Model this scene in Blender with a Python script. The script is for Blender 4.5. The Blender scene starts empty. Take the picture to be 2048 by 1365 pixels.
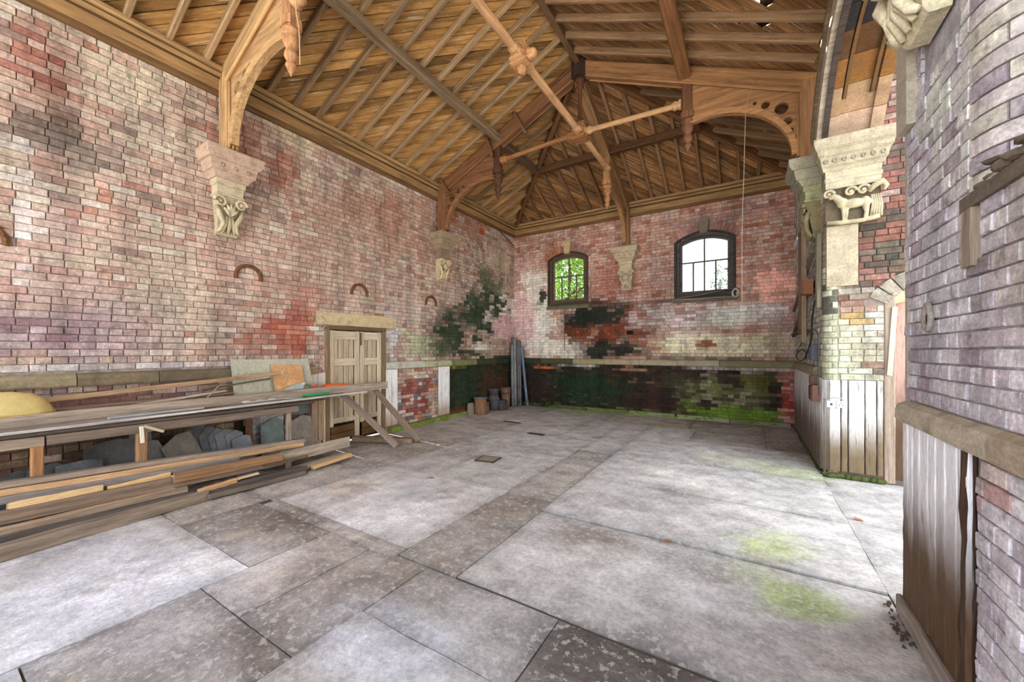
import bpy, bmesh, math, random
import numpy as np
from mathutils import Matrix, Vector
random.seed(7)
RND = random.Random(11)
SC = bpy.context.scene
COL = SC.collection

# ------------------------------------------------------------------ camera, sky, light
H = 1.62
YAW = math.atan(476 / 770.0)
cam_d = bpy.data.cameras.new('camera')
cam_d.sensor_width = 36.0
cam_d.lens = 36.0 * 770 / 2048
cam_d.shift_y = 19.5 / 2048
cam_d.clip_start = 0.05
cam = bpy.data.objects.new('camera', cam_d)
COL.objects.link(cam)
cam.location = (0, 0, H)
cam.rotation_euler = (math.pi / 2, 0, YAW)
SC.camera = cam
world = bpy.data.worlds.new('sky')
SC.world = world
world.use_nodes = True
bgn = world.node_tree.nodes['Background']
bgn.inputs[0].default_value = (0.80, 0.905, 1.06, 1)
bgn.inputs[1].default_value = 1.0
sun_d = bpy.data.lights.new('sun', 'SUN'); sun_d.energy = 8.0; sun_d.angle = .02; sun_d.color = (1, .97, .93)
sun = bpy.data.objects.new('sun', sun_d); COL.objects.link(sun)
sun.rotation_euler = Vector((.72, -.08, -.69)).to_track_quat('-Z', 'Y').to_euler()
SC.view_settings.view_transform = 'Standard'
SC.view_settings.look = 'None'
SC.view_settings.gamma = 1.0
SC.view_settings.use_curve_mapping = False
SC.view_settings.exposure = 2.15
SC.cycles.use_denoising = True
SC.cycles.max_bounces = 8
SC.cycles.diffuse_bounces = 6
SC.cycles.sample_clamp_indirect = 6.0

# ------------------------------------------------------------------ measured points on the real planes of the room
FW = np.array([-math.sin(YAW), math.cos(YAW), 0.]); RT = np.array([math.cos(YAW), math.sin(YAW), 0.])
EYE = np.array([0, 0, H])
def ray(u, v): return FW + RT * (u - 1024) / 770. + np.array([0, 0, (702. - v) / 770.])
def onp(u, v, n, d):
    r = ray(u, v); n = np.array(n, float)
    return EYE + r * ((d - n @ EYE) / (n @ r))
XL, XR, YB, XC = -6.13, 0.82, 10.05, -2.66      # left wall, right wall, back wall, ridge line
YP, YN = 6.41, 3.32                              # the two jambs of the side arch
def L(u, v, x=XL): return onp(u, v, (1, 0, 0), x)
def B(u, v, y=YB): return onp(u, v, (0, 1, 0), y)
def G(u, v, z=0.): return onp(u, v, (0, 0, 1), z)
def proj(p):
    d = np.asarray(p, float) - EYE
    z = d @ FW
    if z < .05: return None
    return 1024 + 770 * (d @ RT) / z, 702 - 770 * d[2] / z, z

# ------------------------------------------------------------------ small tools
def lin1(c):
    c = c / 255.
    return c / 12.92 if c <= .04045 else ((c + .055) / 1.055) ** 2.4
def lin(c): return np.array([lin1(x) for x in c])
def rgba(c, k=1.): return tuple(float(min(1, x * k)) for x in lin(c)) + (1.,)
def hsh(i, j, s=0):
    n = (i * 374761393 + j * 668265263 + s * 362437) & 0xffffffff
    n = ((n ^ (n >> 13)) * 1274126177) & 0xffffffff
    return ((n ^ (n >> 16)) & 0xffff) / 65535.
def vnoise(x, y, s=0):
    i, j = math.floor(x), math.floor(y); a, b = x - i, y - j
    a = a * a * (3 - 2 * a); b = b * b * (3 - 2 * b)
    return (hsh(i, j, s) * (1 - a) + hsh(i + 1, j, s) * a) * (1 - b) + (hsh(i, j + 1, s) * (1 - a) + hsh(i + 1, j + 1, s) * a) * b
def fbm(x, y, s=0, o=3):
    t = 0; a = .5; n = 0
    for k in range(o):
        t += a * vnoise(x, y, s + k); n += a; x *= 2.1; y *= 2.1; a *= .55
    return t / n * 2 - 1
def smooth(a, b, x):
    t = max(0., min(1., (x - a) / (b - a)))
    return t * t * (3 - 2 * t)

WM = {}
def place(o, parent, M):
    if parent is not None:
        o.parent = parent
        o.matrix_basis = WM[parent.name].inverted() @ M
    else:
        o.matrix_basis = M
    WM[o.name] = M
def mesh(name, verts, faces, mat, cols=None, smooth_=False):
    me = bpy.data.meshes.new(name)
    me.from_pydata([tuple(map(float, v)) for v in verts], [], [tuple(f) for f in faces])
    if cols is not None:
        at = me.color_attributes.new('Col', 'FLOAT_COLOR', 'POINT')
        c = np.ones((len(verts), 4), np.float32); c[:, :3] = np.asarray(cols)
        at.data.foreach_set('color', c.ravel())
    if mat is not None: me.materials.append(mat)
    if smooth_: me.polygons.foreach_set('use_smooth', [True] * len(me.polygons))
    me.update()
    return me
def tag(o, label=None, cat=None, group=None, kind=None):
    if label: o['label'] = label
    if cat: o['category'] = cat
    if group: o['group'] = group
    if kind: o['kind'] = kind
    return o
def empty(name, loc=(0, 0, 0), M=None, parent=None):
    o = bpy.data.objects.new(name, None); COL.objects.link(o)
    o.empty_display_size = .1
    place(o, parent, M if M is not None else Matrix.Translation(Vector([float(x) for x in loc])))
    return o
def obj(name, verts, faces, mat, parent=None, M=None, cols=None, smooth_=False, color=None):
    """one mesh object; world-space verts are re-centred on their own base unless a frame M is given"""
    v = np.asarray(verts, float)
    if M is None:
        c = (v.min(0) + v.max(0)) / 2; c[2] = v[:, 2].min()
        v = v - c
        M = Matrix.Translation(Vector(c.tolist()))
    o = bpy.data.objects.new(name, mesh(name, v, faces, mat, cols, smooth_))
    COL.objects.link(o); place(o, parent, M)
    if color is not None: o.color = tuple(color)
    return o
class MB:
    def __init__(s): s.v = []; s.f = []; s.c = []
    def add(s, v, f, c=None):
        n = len(s.v); s.v += [tuple(map(float, p)) for p in v]; s.f += [tuple(i + n for i in q) for q in f]
        if c is not None: s.c += [tuple(c)] * len(v)
        return s
    def box(s, c, d, col=None, top=1.):
        x, y, z = c; a, b, h = d[0] / 2, d[1] / 2, d[2] / 2
        v = [(x - a, y - b, z - h), (x + a, y - b, z - h), (x + a, y + b, z - h), (x - a, y + b, z - h),
             (x - a * top, y - b * top, z + h), (x + a * top, y - b * top, z + h), (x + a * top, y + b * top, z + h), (x - a * top, y + b * top, z + h)]
        return s.add(v, [(3, 2, 1, 0), (4, 5, 6, 7), (0, 1, 5, 4), (1, 2, 6, 5), (2, 3, 7, 6), (3, 0, 4, 7)], col)
    def tube(s, pts, rad, n=8, caps=True, col=None):
        pts = [np.array(p, float) for p in pts]
        if not hasattr(rad, '__len__'): rad = [rad] * len(pts)
        t0 = pts[1] - pts[0]; t0 /= np.linalg.norm(t0)
        a = np.cross(t0, [0, 0, 1.])
        if np.linalg.norm(a) < .1: a = np.cross(t0, [1., 0, 0])
        a /= np.linalg.norm(a); vs = []; fs = []
        for i, p in enumerate(pts):
            t = pts[min(i + 1, len(pts) - 1)] - pts[max(i - 1, 0)]; t /= max(1e-9, np.linalg.norm(t))
            a = a - t * (a @ t); a /= max(1e-9, np.linalg.norm(a)); b = np.cross(t, a)
            for k in range(n):
                q = 2 * math.pi * k / n
                vs.append(p + (a * math.cos(q) + b * math.sin(q)) * rad[i])
        for i in range(len(pts) - 1):
            for k in range(n):
                fs.append((i * n + k, i * n + (k + 1) % n, (i + 1) * n + (k + 1) % n, (i + 1) * n + k))
        if caps:
            fs.append(tuple(range(n - 1, -1, -1))); fs.append(tuple((len(pts) - 1) * n + k for k in range(n)))
        return s.add(vs, fs, col)
    def ell(s, c, r, nu=10, nv=6, col=None):
        vs = [(c[0], c[1], c[2] - r[2])]; fs = []
        for i in range(1, nv):
            q = -math.pi / 2 + math.pi * i / nv
            for k in range(nu):
                p = 2 * math.pi * k / nu
                vs.append((c[0] + r[0] * math.cos(q) * math.cos(p), c[1] + r[1] * math.cos(q) * math.sin(p), c[2] + r[2] * math.sin(q)))
        vs.append((c[0], c[1], c[2] + r[2])); e = len(vs) - 1
        for k in range(nu): fs.append((0, 1 + (k + 1) % nu, 1 + k)); fs.append((e, e - nu + k, e - nu + (k + 1) % nu))
        for i in range(nv - 2):
            for k in range(nu):
                a = 1 + i * nu; fs.append((a + k, a + (k + 1) % nu, a + nu + (k + 1) % nu, a + nu + k))
        return s.add(vs, fs, col)
    def prism(s, poly, z0, z1, col=None):
        n = len(poly)
        return s.add([(p[0], p[1], z0) for p in poly] + [(p[0], p[1], z1) for p in poly],
                     [tuple(range(n - 1, -1, -1)), tuple(range(n, 2 * n))] + [(i, (i + 1) % n, n + (i + 1) % n, n + i) for i in range(n)], col)
    def xf(s, M):
        s.v = [tuple(M @ Vector(p)) for p in s.v]; return s
    def build(s, name, mat, parent=None, M=None, smooth_=False, color=None):
        return obj(name, s.v, s.f, mat, parent, M, s.c if len(s.c) == len(s.v) and s.c else None, smooth_, color)
def frame(o, x, z=(0, 0, 1)):
    x = Vector([float(a) for a in x]).normalized(); z = Vector([float(a) for a in z])
    y = z.cross(x).normalized(); z = x.cross(y)
    M = Matrix.Identity(4)
    for i in range(3): M[i][0], M[i][1], M[i][2], M[i][3] = x[i], y[i], z[i], float(o[i])
    return M
def beam(name, p0, p1, w, h, mat, parent=None, color=None, up=(0, 0, 1), ch=.008, seg=1, jit=0., cols=None, taper=1., rnd=None):
    """chamfered timber, local X along its length"""
    p0 = np.array(p0, float); p1 = np.array(p1, float); ln = np.linalg.norm(p1 - p0); r = rnd or RND
    a, b = w / 2, h / 2; c = min(ch, a * .6, b * .6)
    sec = [(-a + c, -b), (a - c, -b), (a, -b + c), (a, b - c), (a - c, b), (-a + c, b), (-a, b - c), (-a, -b + c)]
    vs = []; fs = []; cc = []
    for i in range(seg + 1):
        t = i / seg; k = 1 + (taper - 1) * t
        oy, oz = (r.uniform(-jit, jit), r.uniform(-jit, jit)) if jit and 0 < i < seg else (0, 0)
        ex = r.uniform(-jit, jit) * 2 if jit and i in (0, seg) else 0
        for (y, z) in sec:
            vs.append((t * ln + ex * (1 if y > 0 else -1), y * k + oy + (r.uniform(-jit, jit) * .4 if jit else 0), z * k + oz + (r.uniform(-jit, jit) * .4 if jit else 0)))
            if cols: cc.append(cols(t))
    for i in range(seg):
        for k in range(8): fs.append((i * 8 + k, i * 8 + (k + 1) % 8, i * 8 + 8 + (k + 1) % 8, i * 8 + 8 + k))
    fs.append(tuple(range(7, -1, -1))); fs.append(tuple(seg * 8 + k for k in range(8)))
    return obj(name, vs, fs, mat, parent, frame(p0, p1 - p0, up), cc or None, False, color)
def lathe(name, prof, o, axis, mat, parent=None, n=14, color=None):
    """prof: (distance along axis, radius)"""
    vs = []; fs = []
    for (d, r) in prof:
        for k in range(n): vs.append((d, r * math.cos(2 * math.pi * k / n), r * math.sin(2 * math.pi * k / n)))
    for i in range(len(prof) - 1):
        for k in range(n): fs.append((i * n + k, i * n + (k + 1) % n, i * n + n + (k + 1) % n, i * n + n + k))
    fs.append(tuple(range(n - 1, -1, -1))); fs.append(tuple((len(prof) - 1) * n + k for k in range(n)))
    up = (0, 0, 1) if abs(axis[2]) < .9 else (1, 0, 0)
    return obj(name, vs, fs, mat, parent, frame(o, axis, up), None, True, color)
def poly_plate(name, outer, holes, th, mat, parent, M, color=None):
    """flat plate in local X-Z with holes, thickness along local Y"""
    bm = bmesh.new(); es = []
    for lp in [outer] + holes:
        vv = [bm.verts.new((p[0], -th / 2, p[1])) for p in lp]
        es += [bm.edges.new((vv[i], vv[(i + 1) % len(vv)])) for i in range(len(vv))]
    r = bmesh.ops.triangle_fill(bm, use_beauty=True, use_dissolve=False, edges=es)
    fc = [g for g in r['geom'] if isinstance(g, bmesh.types.BMFace)]
    e = bmesh.ops.extrude_face_region(bm, geom=fc)
    bmesh.ops.translate(bm, vec=(0, th, 0), verts=[g for g in e['geom'] if isinstance(g, bmesh.types.BMVert)])
    bmesh.ops.recalc_face_normals(bm, faces=bm.faces)
    me = bpy.data.meshes.new(name); bm.to_mesh(me); bm.free(); me.materials.append(mat)
    o = bpy.data.objects.new(name, me); COL.objects.link(o); place(o, parent, M)
    if color is not None: o.color = color
    return o

# ------------------------------------------------------------------ materials
def surface(name, scale=(8, 8, 8), lo=.7, hi=1.2, flake=None, stain=None, rough=.9, bump=.3, bscale=60., vcol=False, world_co=True, detail=6., spec=.2, metal=0., bdist=.004, fine=(.76, 1.24, 6.), streak=None):
    """object colour (x vertex colour) x noise; flake/stain = (colour, amount 0..1, scale vec)"""
    m = bpy.data.materials.new(name); m.use_nodes = True
    nt = m.node_tree; N = nt.nodes; K = nt.links.new
    bs = N['Principled BSDF']; bs.inputs['Roughness'].default_value = rough; bs.inputs['Metallic'].default_value = metal
    bs.inputs['Specular IOR Level'].default_value = spec
    oi = N.new('ShaderNodeObjectInfo')
    if world_co:
        co = N.new('ShaderNodeNewGeometry').outputs['Position']
    else:
        tc = N.new('ShaderNodeTexCoord'); ad = N.new('ShaderNodeVectorMath'); ad.operation = 'ADD'
        ml = N.new('ShaderNodeMath'); ml.operation = 'MULTIPLY'; ml.inputs[1].default_value = 91.7
        K(oi.outputs['Random'], ml.inputs[0]); K(tc.outputs['Object'], ad.inputs[0]); K(ml.outputs[0], ad.inputs[1]); co = ad.outputs[0]
    def noise(sc, det=detail, rg=.6):
        mp = N.new('ShaderNodeMapping'); mp.inputs['Scale'].default_value = sc; K(co, mp.inputs[0])
        n = N.new('ShaderNodeTexNoise'); n.inputs['Scale'].default_value = 1.; n.inputs['Detail'].default_value = det; n.inputs['Roughness'].default_value = rg
        K(mp.outputs[0], n.inputs['Vector']); return n.outputs['Fac']
    def rng(x, a, b, c, d):
        r = N.new('ShaderNodeMapRange'); r.inputs[1].default_value = a; r.inputs[2].default_value = b; r.inputs[3].default_value = c; r.inputs[4].default_value = d
        K(x, r.inputs[0]); return r.outputs[0]
    def mix(kind, fac, a, b):
        x = N.new('ShaderNodeMix'); x.data_type = 'RGBA'; x.blend_type = kind
        for i, s in ((0, fac), (6, a), (7, b)):
            if hasattr(s, 'links'): K(s, x.inputs[i])
            else: x.inputs[i].default_value = s
        return x.outputs[2]
    c = oi.outputs['Color']
    if vcol:
        at = N.new('ShaderNodeAttribute'); at.attribute_name = 'Col'; c = mix('MULTIPLY', 1., c, at.outputs['Color'])
    n1 = rng(noise(scale), .28, .72, lo, hi)
    cr = N.new('ShaderNodeCombineColor')
    for i in range(3): K(n1, cr.inputs[i])
    c = mix('MULTIPLY', 1., c, cr.outputs[0])
    n2 = rng(noise(tuple(q * fine[2] for q in scale), 4., .7), .3, .7, fine[0], fine[1])
    cr2 = N.new('ShaderNodeCombineColor')
    for i in range(3): K(n2, cr2.inputs[i])
    c = mix('MULTIPLY', 1., c, cr2.outputs[0])
    if streak:
        n3 = rng(noise(streak[2], 5., .6), .32, .68, streak[0], streak[1])
        cr3 = N.new('ShaderNodeCombineColor')
        for i in range(3): K(n3, cr3.inputs[i])
        c = mix('MULTIPLY', 1., c, cr3.outputs[0])
    for fl in (stain, flake):
        if fl:
            col, am, sc = fl[:3]; sh = fl[3] if len(fl) > 3 else .06
            f = rng(noise(sc, 8., .65), .72 - am * .42, .72 - am * .42 + sh, 0., fl[4] if len(fl) > 4 else .85)
            c = mix('MIX', f, c, rgba(col) if col else mix('MULTIPLY', 1., c, (1.6, 1.58, 1.55, 1.)))
    K(c, bs.inputs['Base Color'])
    if bump:
        b = N.new('ShaderNodeBump'); b.inputs['Strength'].default_value = bump; b.inputs['Distance'].default_value = bdist
        sc = tuple(bscale * s / max(scale) for s in scale)
        K(noise(sc, 5.), b.inputs['Height']); K(b.outputs[0], bs.inputs['Normal'])
    return m
M_BRICK = surface('brick_surface', (9, 9, 14), .7, 1.24, flake=(None, .46, (30, 30, 12), .12, .6), stain=((84, 68, 58), .40, (14, 14, 9), .14, .55), bump=.6, bscale=90, streak=(.68, 1.22, (3.6, 3.6, .55)), fine=(.72, 1.26, 5.), vcol=False)
M_BRICKV = surface('brick_surface_far', (9, 9, 14), .7, 1.24, flake=(None, .46, (30, 30, 12), .12, .6), stain=((84, 68, 58), .40, (14, 14, 9), .14, .55), bump=.6, bscale=90, streak=(.68, 1.22, (3.6, 3.6, .55)), fine=(.72, 1.26, 5.), vcol=True)
M_MORT = surface('mortar', (14, 14, 14), .6, 1.25, streak=(.7, 1.2, (3.6, 3.6, .55)), bump=.5, bscale=90, vcol=True)
M_STONE = surface('sandstone', (7, 7, 10), .78, 1.15, stain=((92, 80, 60), .42, (6, 6, 4), .2, .6), bump=.4, bscale=90)
M_CARVE = surface('carved_stone', (14, 14, 14), .72, 1.15, stain=((96, 86, 62), .42, (10, 10, 8), .2, .55), bump=.35, bscale=120)
M_FLAG = surface('flagstone', (4.5, 4.5, 4.5), .66, 1.28, flake=((214, 212, 206), .42, (17, 17, 17), .05, .5), stain=((116, 102, 90), .46, (2.2, 2.2, 2.2), .16, .5), rough=.85, bump=.5, bscale=60, vcol=True, detail=9., bdist=.008, fine=(.74, 1.24, 7.))
M_WOOD = surface('aged_timber', (1.3, 22, 22), .6, 1.4, stain=((52, 34, 22), .40, (1.2, 14, 14), .16, .65), rough=.8, bump=.5, bscale=40, world_co=False)
M_BOARD = surface('roof_board', (1.6, 16, 16), .55, 1.4, flake=((214, 198, 172), .34, (3, 30, 30), .07, .6), stain=((66, 40, 20), .44, (1.6, 9, 9), .2, .6), rough=.75, bump=.45, bscale=36, world_co=False)
M_PLANK = surface('weathered_plank', (1.5, 26, 26), .6, 1.35, stain=((72, 58, 46), .40, (1.4, 16, 16), .15, .55), rough=.85, bump=.5, bscale=46, world_co=False)
M_PAINT = surface('flaking_paint_plank', (2, 22, 22), .84, 1.12, stain=((104, 82, 60), .36, (3, 24, 24), .1, .6), rough=.75, bump=.4, bscale=50, vcol=True, world_co=False)
M_DOOR = surface('bare_door_wood', (2, 30, 30), .7, 1.25, stain=((112, 86, 56), .38, (2, 16, 16), .2, .55), rough=.85, bump=.5, bscale=60, world_co=False)
M_IRON = surface('rusty_iron', (30, 30, 30), .5, 1.4, stain=((150, 92, 40), .34, (25, 25, 25), .1, .7), rough=.8, bump=.6, bscale=120, spec=.3)
M_SLATE = surface('slate', (7, 7, 7), .7, 1.25, flake=((170, 176, 182), .2, (8, 8, 8), .1, .4), rough=.6, bump=.35, bscale=40, spec=.3)
M_PLAIN = surface('plain', (12, 12, 12), .88, 1.08, fine=(.95, 1.05, 4.), rough=.6, bump=.12, bscale=60, spec=.35)
M_PIPE = surface('pipe', (10, 10, 6), .6, 1.25, stain=((104, 70, 52), .32, (9, 9, 5), .12, .6), rough=.6, bump=.3, bscale=80, spec=.4)
M_MOSS = surface('moss', (30, 30, 30), .5, 1.4, rough=.95, bump=.9, bscale=140)
M_LEAF = surface('leaf', (9, 9, 9), .6, 1.4, rough=.6, bump=0)
def glass_mat():
    m = bpy.data.materials.new('window_glass'); m.use_nodes = True; nt = m.node_tree; N = nt.nodes
    for n in list(N): N.remove(n)
    o = N.new('ShaderNodeOutputMaterial'); t = N.new('ShaderNodeBsdfTransparent'); g = N.new('ShaderNodeBsdfGlossy'); x = N.new('ShaderNodeMixShader'); fr = N.new('ShaderNodeFresnel')
    t.inputs[0].default_value = (.86, .9, .92, 1); g.inputs['Roughness'].default_value = .08; fr.inputs[0].default_value = 1.45
    nt.links.new(fr.outputs[0], x.inputs[0]); nt.links.new(t.outputs[0], x.inputs[1]); nt.links.new(g.outputs[0], x.inputs[2]); nt.links.new(x.outputs[0], o.inputs[0])
    return m
M_GLASS = glass_mat()

# ------------------------------------------------------------------ patches on the surfaces (dirt, limewash, algae, some painted light and shade)
class Paint:
    """brick colours: a palette, then patches (a, b, radius a, radius b, colour, strength)"""
    def __init__(s, palette, blobs, seed=0, edge=1.25):
        s.p = [(lin(c), w) for c, w in palette]; s.tot = sum(w for _, w in s.p); s.seed = seed; s.edge = edge
        s.b = [(a, b, ra, rb, None if c is None else [lin(q) for q in (c if isinstance(c[0], tuple) else (c,))], st) for a, b, ra, rb, c, st in blobs]
    def __call__(s, a, b, r=None, flat=False):
        if flat:
            c = sum(q * w for q, w in s.p) / s.tot; j = 0.
        else:
            t = r.random() * s.tot; c = s.p[-1][0]
            for q, w in s.p:
                t -= w
                if t <= 0: c = q; break
            c = c * r.uniform(.9, 1.1); j = (r.random() - .5) * .5
        n = fbm(a * 2.3, b * 2.3, s.seed) * .8 + fbm(a * 7, b * 7, s.seed + 9, 2) * .35 + j * .7
        for (x, y, ra, rb, cs, st) in s.b:
            d = math.hypot((a - x) / ra, (b - y) / rb)
            if d > 2.2: continue
            w = smooth(0., 1., (1.3 - d + n * s.edge) / .75) * st
            if w > 0:
                q = cs[0] if len(cs) == 1 or flat else cs[r.randrange(len(cs))]
                q = q if flat else q * r.uniform(.85, 1.13)
                c = c * (1 - w) + q * w
        return np.clip(c, .005, .95)
def wallblobs(conv, lst): return [(*conv(u, v), ra, rb, c, st) for (u, v, ra, rb, c, st) in lst]
cvL = lambda u, v: tuple(L(u, v)[[1, 2]])
cvB = lambda u, v: tuple(B(u, v)[[0, 2]])
cvP = lambda u, v: tuple(B(u, v, YP)[[0, 2]])
cvN = lambda u, v: tuple(L(u, v, XR)[[1, 2]])
CREAM = (206, 193, 170); RED = (172, 92, 70)
MIXB = ((165, 85, 66), (150, 90, 80), (225, 215, 210), (120, 115, 125), (205, 170, 160), (185, 120, 95))
PAINT_L = Paint([((192, 167, 151), 5), ((194, 176, 157), 4), ((184, 153, 137), 4), ((172, 130, 112), 1.5), ((206, 194, 178), .8), ((154, 132, 121), 1)], wallblobs(cvL, [
    (70, 110, .26, .36, ((170, 108, 92), (150, 88, 74), (195, 160, 146)), .75), (150, 55, .16, .28, CREAM, .85), (270, 180, .36, .42, CREAM, .85), (310, 260, .36, .34, (196, 184, 164), .8),
    (115, 275, .34, .26, (118, 106, 96), .6), (100, 270, .16, .14, (96, 86, 78), .6), (185, 305, .34, .16, (128, 116, 106), .55), (110, 335, .2, .3, (150, 134, 124), .5), (47, 450, .06, .7, (236, 232, 228), .85),
    (100, 540, .5, .6, (206, 178, 170), .45), (80, 665, .7, .30, ((158, 136, 142), (140, 112, 120), (180, 160, 162)), .8), (260, 660, .5, .3, ((172, 148, 148), (196, 176, 170)), .65),
    (200, 735, 1.7, .06, (206, 202, 202), .7), (360, 560, .5, .6, (204, 188, 168), .6), (430, 520, .3, .3, (186, 150, 138), .5), (565, 660, .5, .34, ((176, 92, 68), (162, 84, 66), (190, 122, 98)), .88),
    (610, 600, .3, .25, (184, 122, 102), .55), (650, 520, .6, .5, (198, 168, 152), .5), (610, 290, .45, .26, (212, 198, 164), .75), (500, 260, .2, .5, (172, 116, 98), .6), (570, 330, .22, .35, (170, 104, 80), .65),
    (780, 430, .32, .5, (164, 112, 92), .55), (690, 420, .5, .5, (180, 142, 124), .5), (740, 560, .6, .4, (192, 166, 148), .5), (940, 450, .6, .5, (166, 114, 86), .65), (965, 480, .07, .45, (182, 92, 46), .85), (905, 425, .25, .3, (190, 96, 52), .7),
    (1000, 520, .7, .4, (186, 176, 152), .6), (990, 625, 1.3, .62, (226, 216, 206), .95), (1003, 655, .6, .36, (210, 166, 166), .75), (982, 566, .6, .36, (96, 106, 76), .8), (962, 608, .85, .44, (64, 78, 52), .92), (942, 642, .9, .4, (58, 72, 48), .92),
    (918, 668, 1.0, .36, (54, 68, 46), .94), (882, 692, .85, .28, (66, 82, 56), .88), (940, 705, .7, .14, (54, 66, 46), .85), (968, 695, .5, .11, (224, 216, 206), .9), (1002, 716, .9, .07, (48, 56, 40), .9), (838, 690, .5, .28, (192, 194, 158), .75), (784, 690, .14, .42, (226, 226, 226), .85), (830, 620, .6, .3, (206, 184, 174), .4), (820, 470, 1.6, .8, (176, 138, 118), .45), (430, 420, .6, .5, (176, 146, 132), .4),
    (945, 772, 1.1, .62, (44, 60, 40), .97), (985, 782, .6, .6, (84, 58, 38), .85), (950, 818, 1., .1, (132, 78, 52), .8), (912, 733, .5, .06, (176, 186, 70), .7), (838, 790, .62, .6, MIXB, .95), (830, 748, .4, .06, (222, 206, 172), .8),
    (250, 860, 2.2, .52, ((92, 74, 58), (120, 100, 76), (80, 60, 48), (104, 72, 56)), .95), (120, 800, 1.4, .1, ((170, 150, 146), (140, 100, 96)), .9), (535, 850, .2, .42, (196, 200, 204), .95), (450, 880, .2, .2, (146, 122, 82), .7), (400, 850, .25, .25, (172, 158, 132), .6), (482, 870, .05, .4, (40, 36, 26), .8)]), 3)
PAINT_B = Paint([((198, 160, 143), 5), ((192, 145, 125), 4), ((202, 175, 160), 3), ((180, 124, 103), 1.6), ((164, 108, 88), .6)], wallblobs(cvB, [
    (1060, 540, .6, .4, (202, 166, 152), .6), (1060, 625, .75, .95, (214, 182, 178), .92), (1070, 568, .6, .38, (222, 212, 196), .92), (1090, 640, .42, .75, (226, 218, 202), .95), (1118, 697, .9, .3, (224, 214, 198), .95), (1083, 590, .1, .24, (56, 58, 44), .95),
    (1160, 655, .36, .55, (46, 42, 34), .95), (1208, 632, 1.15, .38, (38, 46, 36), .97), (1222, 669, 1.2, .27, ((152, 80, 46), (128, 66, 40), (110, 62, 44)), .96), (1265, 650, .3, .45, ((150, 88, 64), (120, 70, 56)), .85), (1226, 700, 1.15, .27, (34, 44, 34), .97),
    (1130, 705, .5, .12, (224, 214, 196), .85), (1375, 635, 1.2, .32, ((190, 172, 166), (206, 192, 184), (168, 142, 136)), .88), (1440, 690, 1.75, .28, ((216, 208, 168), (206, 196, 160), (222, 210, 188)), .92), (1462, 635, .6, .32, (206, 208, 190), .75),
    (1520, 625, .5, .3, (206, 196, 190), .7), (1470, 722, 1.3, .06, (96, 80, 58), .85), (1345, 716, .7, .08, (120, 104, 80), .6), (1570, 655, .36, .7, (128, 94, 84), .6), (1548, 572, .42, .34, (226, 168, 150), .75), (1412, 690, .13, .09, (160, 82, 62), .95),  # brown patch near the corner is painted shade, salmon one painted light
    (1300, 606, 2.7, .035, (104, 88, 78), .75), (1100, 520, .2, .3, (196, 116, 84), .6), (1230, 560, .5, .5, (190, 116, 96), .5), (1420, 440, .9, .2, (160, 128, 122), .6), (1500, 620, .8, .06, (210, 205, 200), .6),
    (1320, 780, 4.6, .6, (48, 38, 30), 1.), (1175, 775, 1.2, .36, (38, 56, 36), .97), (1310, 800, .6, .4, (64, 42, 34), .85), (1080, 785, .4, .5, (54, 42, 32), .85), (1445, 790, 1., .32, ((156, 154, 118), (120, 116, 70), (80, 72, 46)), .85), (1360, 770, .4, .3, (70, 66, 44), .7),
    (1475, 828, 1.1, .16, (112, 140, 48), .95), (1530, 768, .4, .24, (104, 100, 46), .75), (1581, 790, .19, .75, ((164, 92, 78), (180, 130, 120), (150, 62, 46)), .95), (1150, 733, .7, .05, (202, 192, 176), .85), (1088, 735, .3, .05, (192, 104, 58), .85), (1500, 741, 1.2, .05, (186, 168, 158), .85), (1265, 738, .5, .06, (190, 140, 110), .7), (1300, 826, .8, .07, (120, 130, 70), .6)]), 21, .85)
PAINT_P = Paint([((142, 106, 94), 4), ((128, 88, 76), 3), ((88, 78, 70), 3), ((154, 134, 124), 2)], wallblobs(cvP, [
    (1785, 470, .3, .45, ((74, 66, 56), (96, 86, 70), (132, 90, 76)), .9), (1760, 520, .25, .2, ((70, 70, 62), (100, 90, 76)), .8), (1700, 690, .6, .62, ((186, 184, 160), (178, 174, 150), (192, 190, 174)), .97), (1670, 560, .22, .35, (172, 164, 150), .8),
    (1740, 640, .12, .3, (196, 196, 186), .9), (1652, 660, .09, 1.2, (168, 176, 132), .8), (1690, 600, .12, .05, (60, 66, 60), .9), (1760, 575, .1, .05, (62, 66, 58), .9), (1715, 640, .1, .1, (166, 136, 78), .8), (1655, 590, .08, .06, (80, 84, 70), .8), (1715, 610, .2, .1, (146, 100, 86), .6), (1775, 240, .4, .5, ((124, 84, 78), (98, 86, 76), (136, 114, 102)), .85)]), 33)
PAINT_N = Paint([((196, 190, 194), 5), ((182, 174, 182), 4), ((208, 204, 204), 3), ((166, 152, 160), 2)], wallblobs(cvN, [
    (1990, 690, .12, .12, ((130, 106, 112), (150, 122, 128)), .85), (1950, 720, .25, .14, ((150, 130, 138), (176, 160, 166)), .7), (1930, 200, .2, .5, ((206, 204, 196), (190, 188, 182)), .7), (1880, 260, .2, .4, (200, 204, 190), .7), (1890, 560, .4, .3, (192, 190, 192), .6), (1960, 600, .05, .3, (120, 104, 98), .7),
    (2010, 620, .12, .18, (206, 196, 190), .7), (2000, 1150, .6, .75, ((226, 220, 224), (214, 208, 212), (200, 190, 196)), .9), (1985, 955, .14, .12, ((176, 104, 84), (200, 180, 172)), .8), (2030, 480, .15, .2, (170, 160, 150), .6)]), 44)

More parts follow.
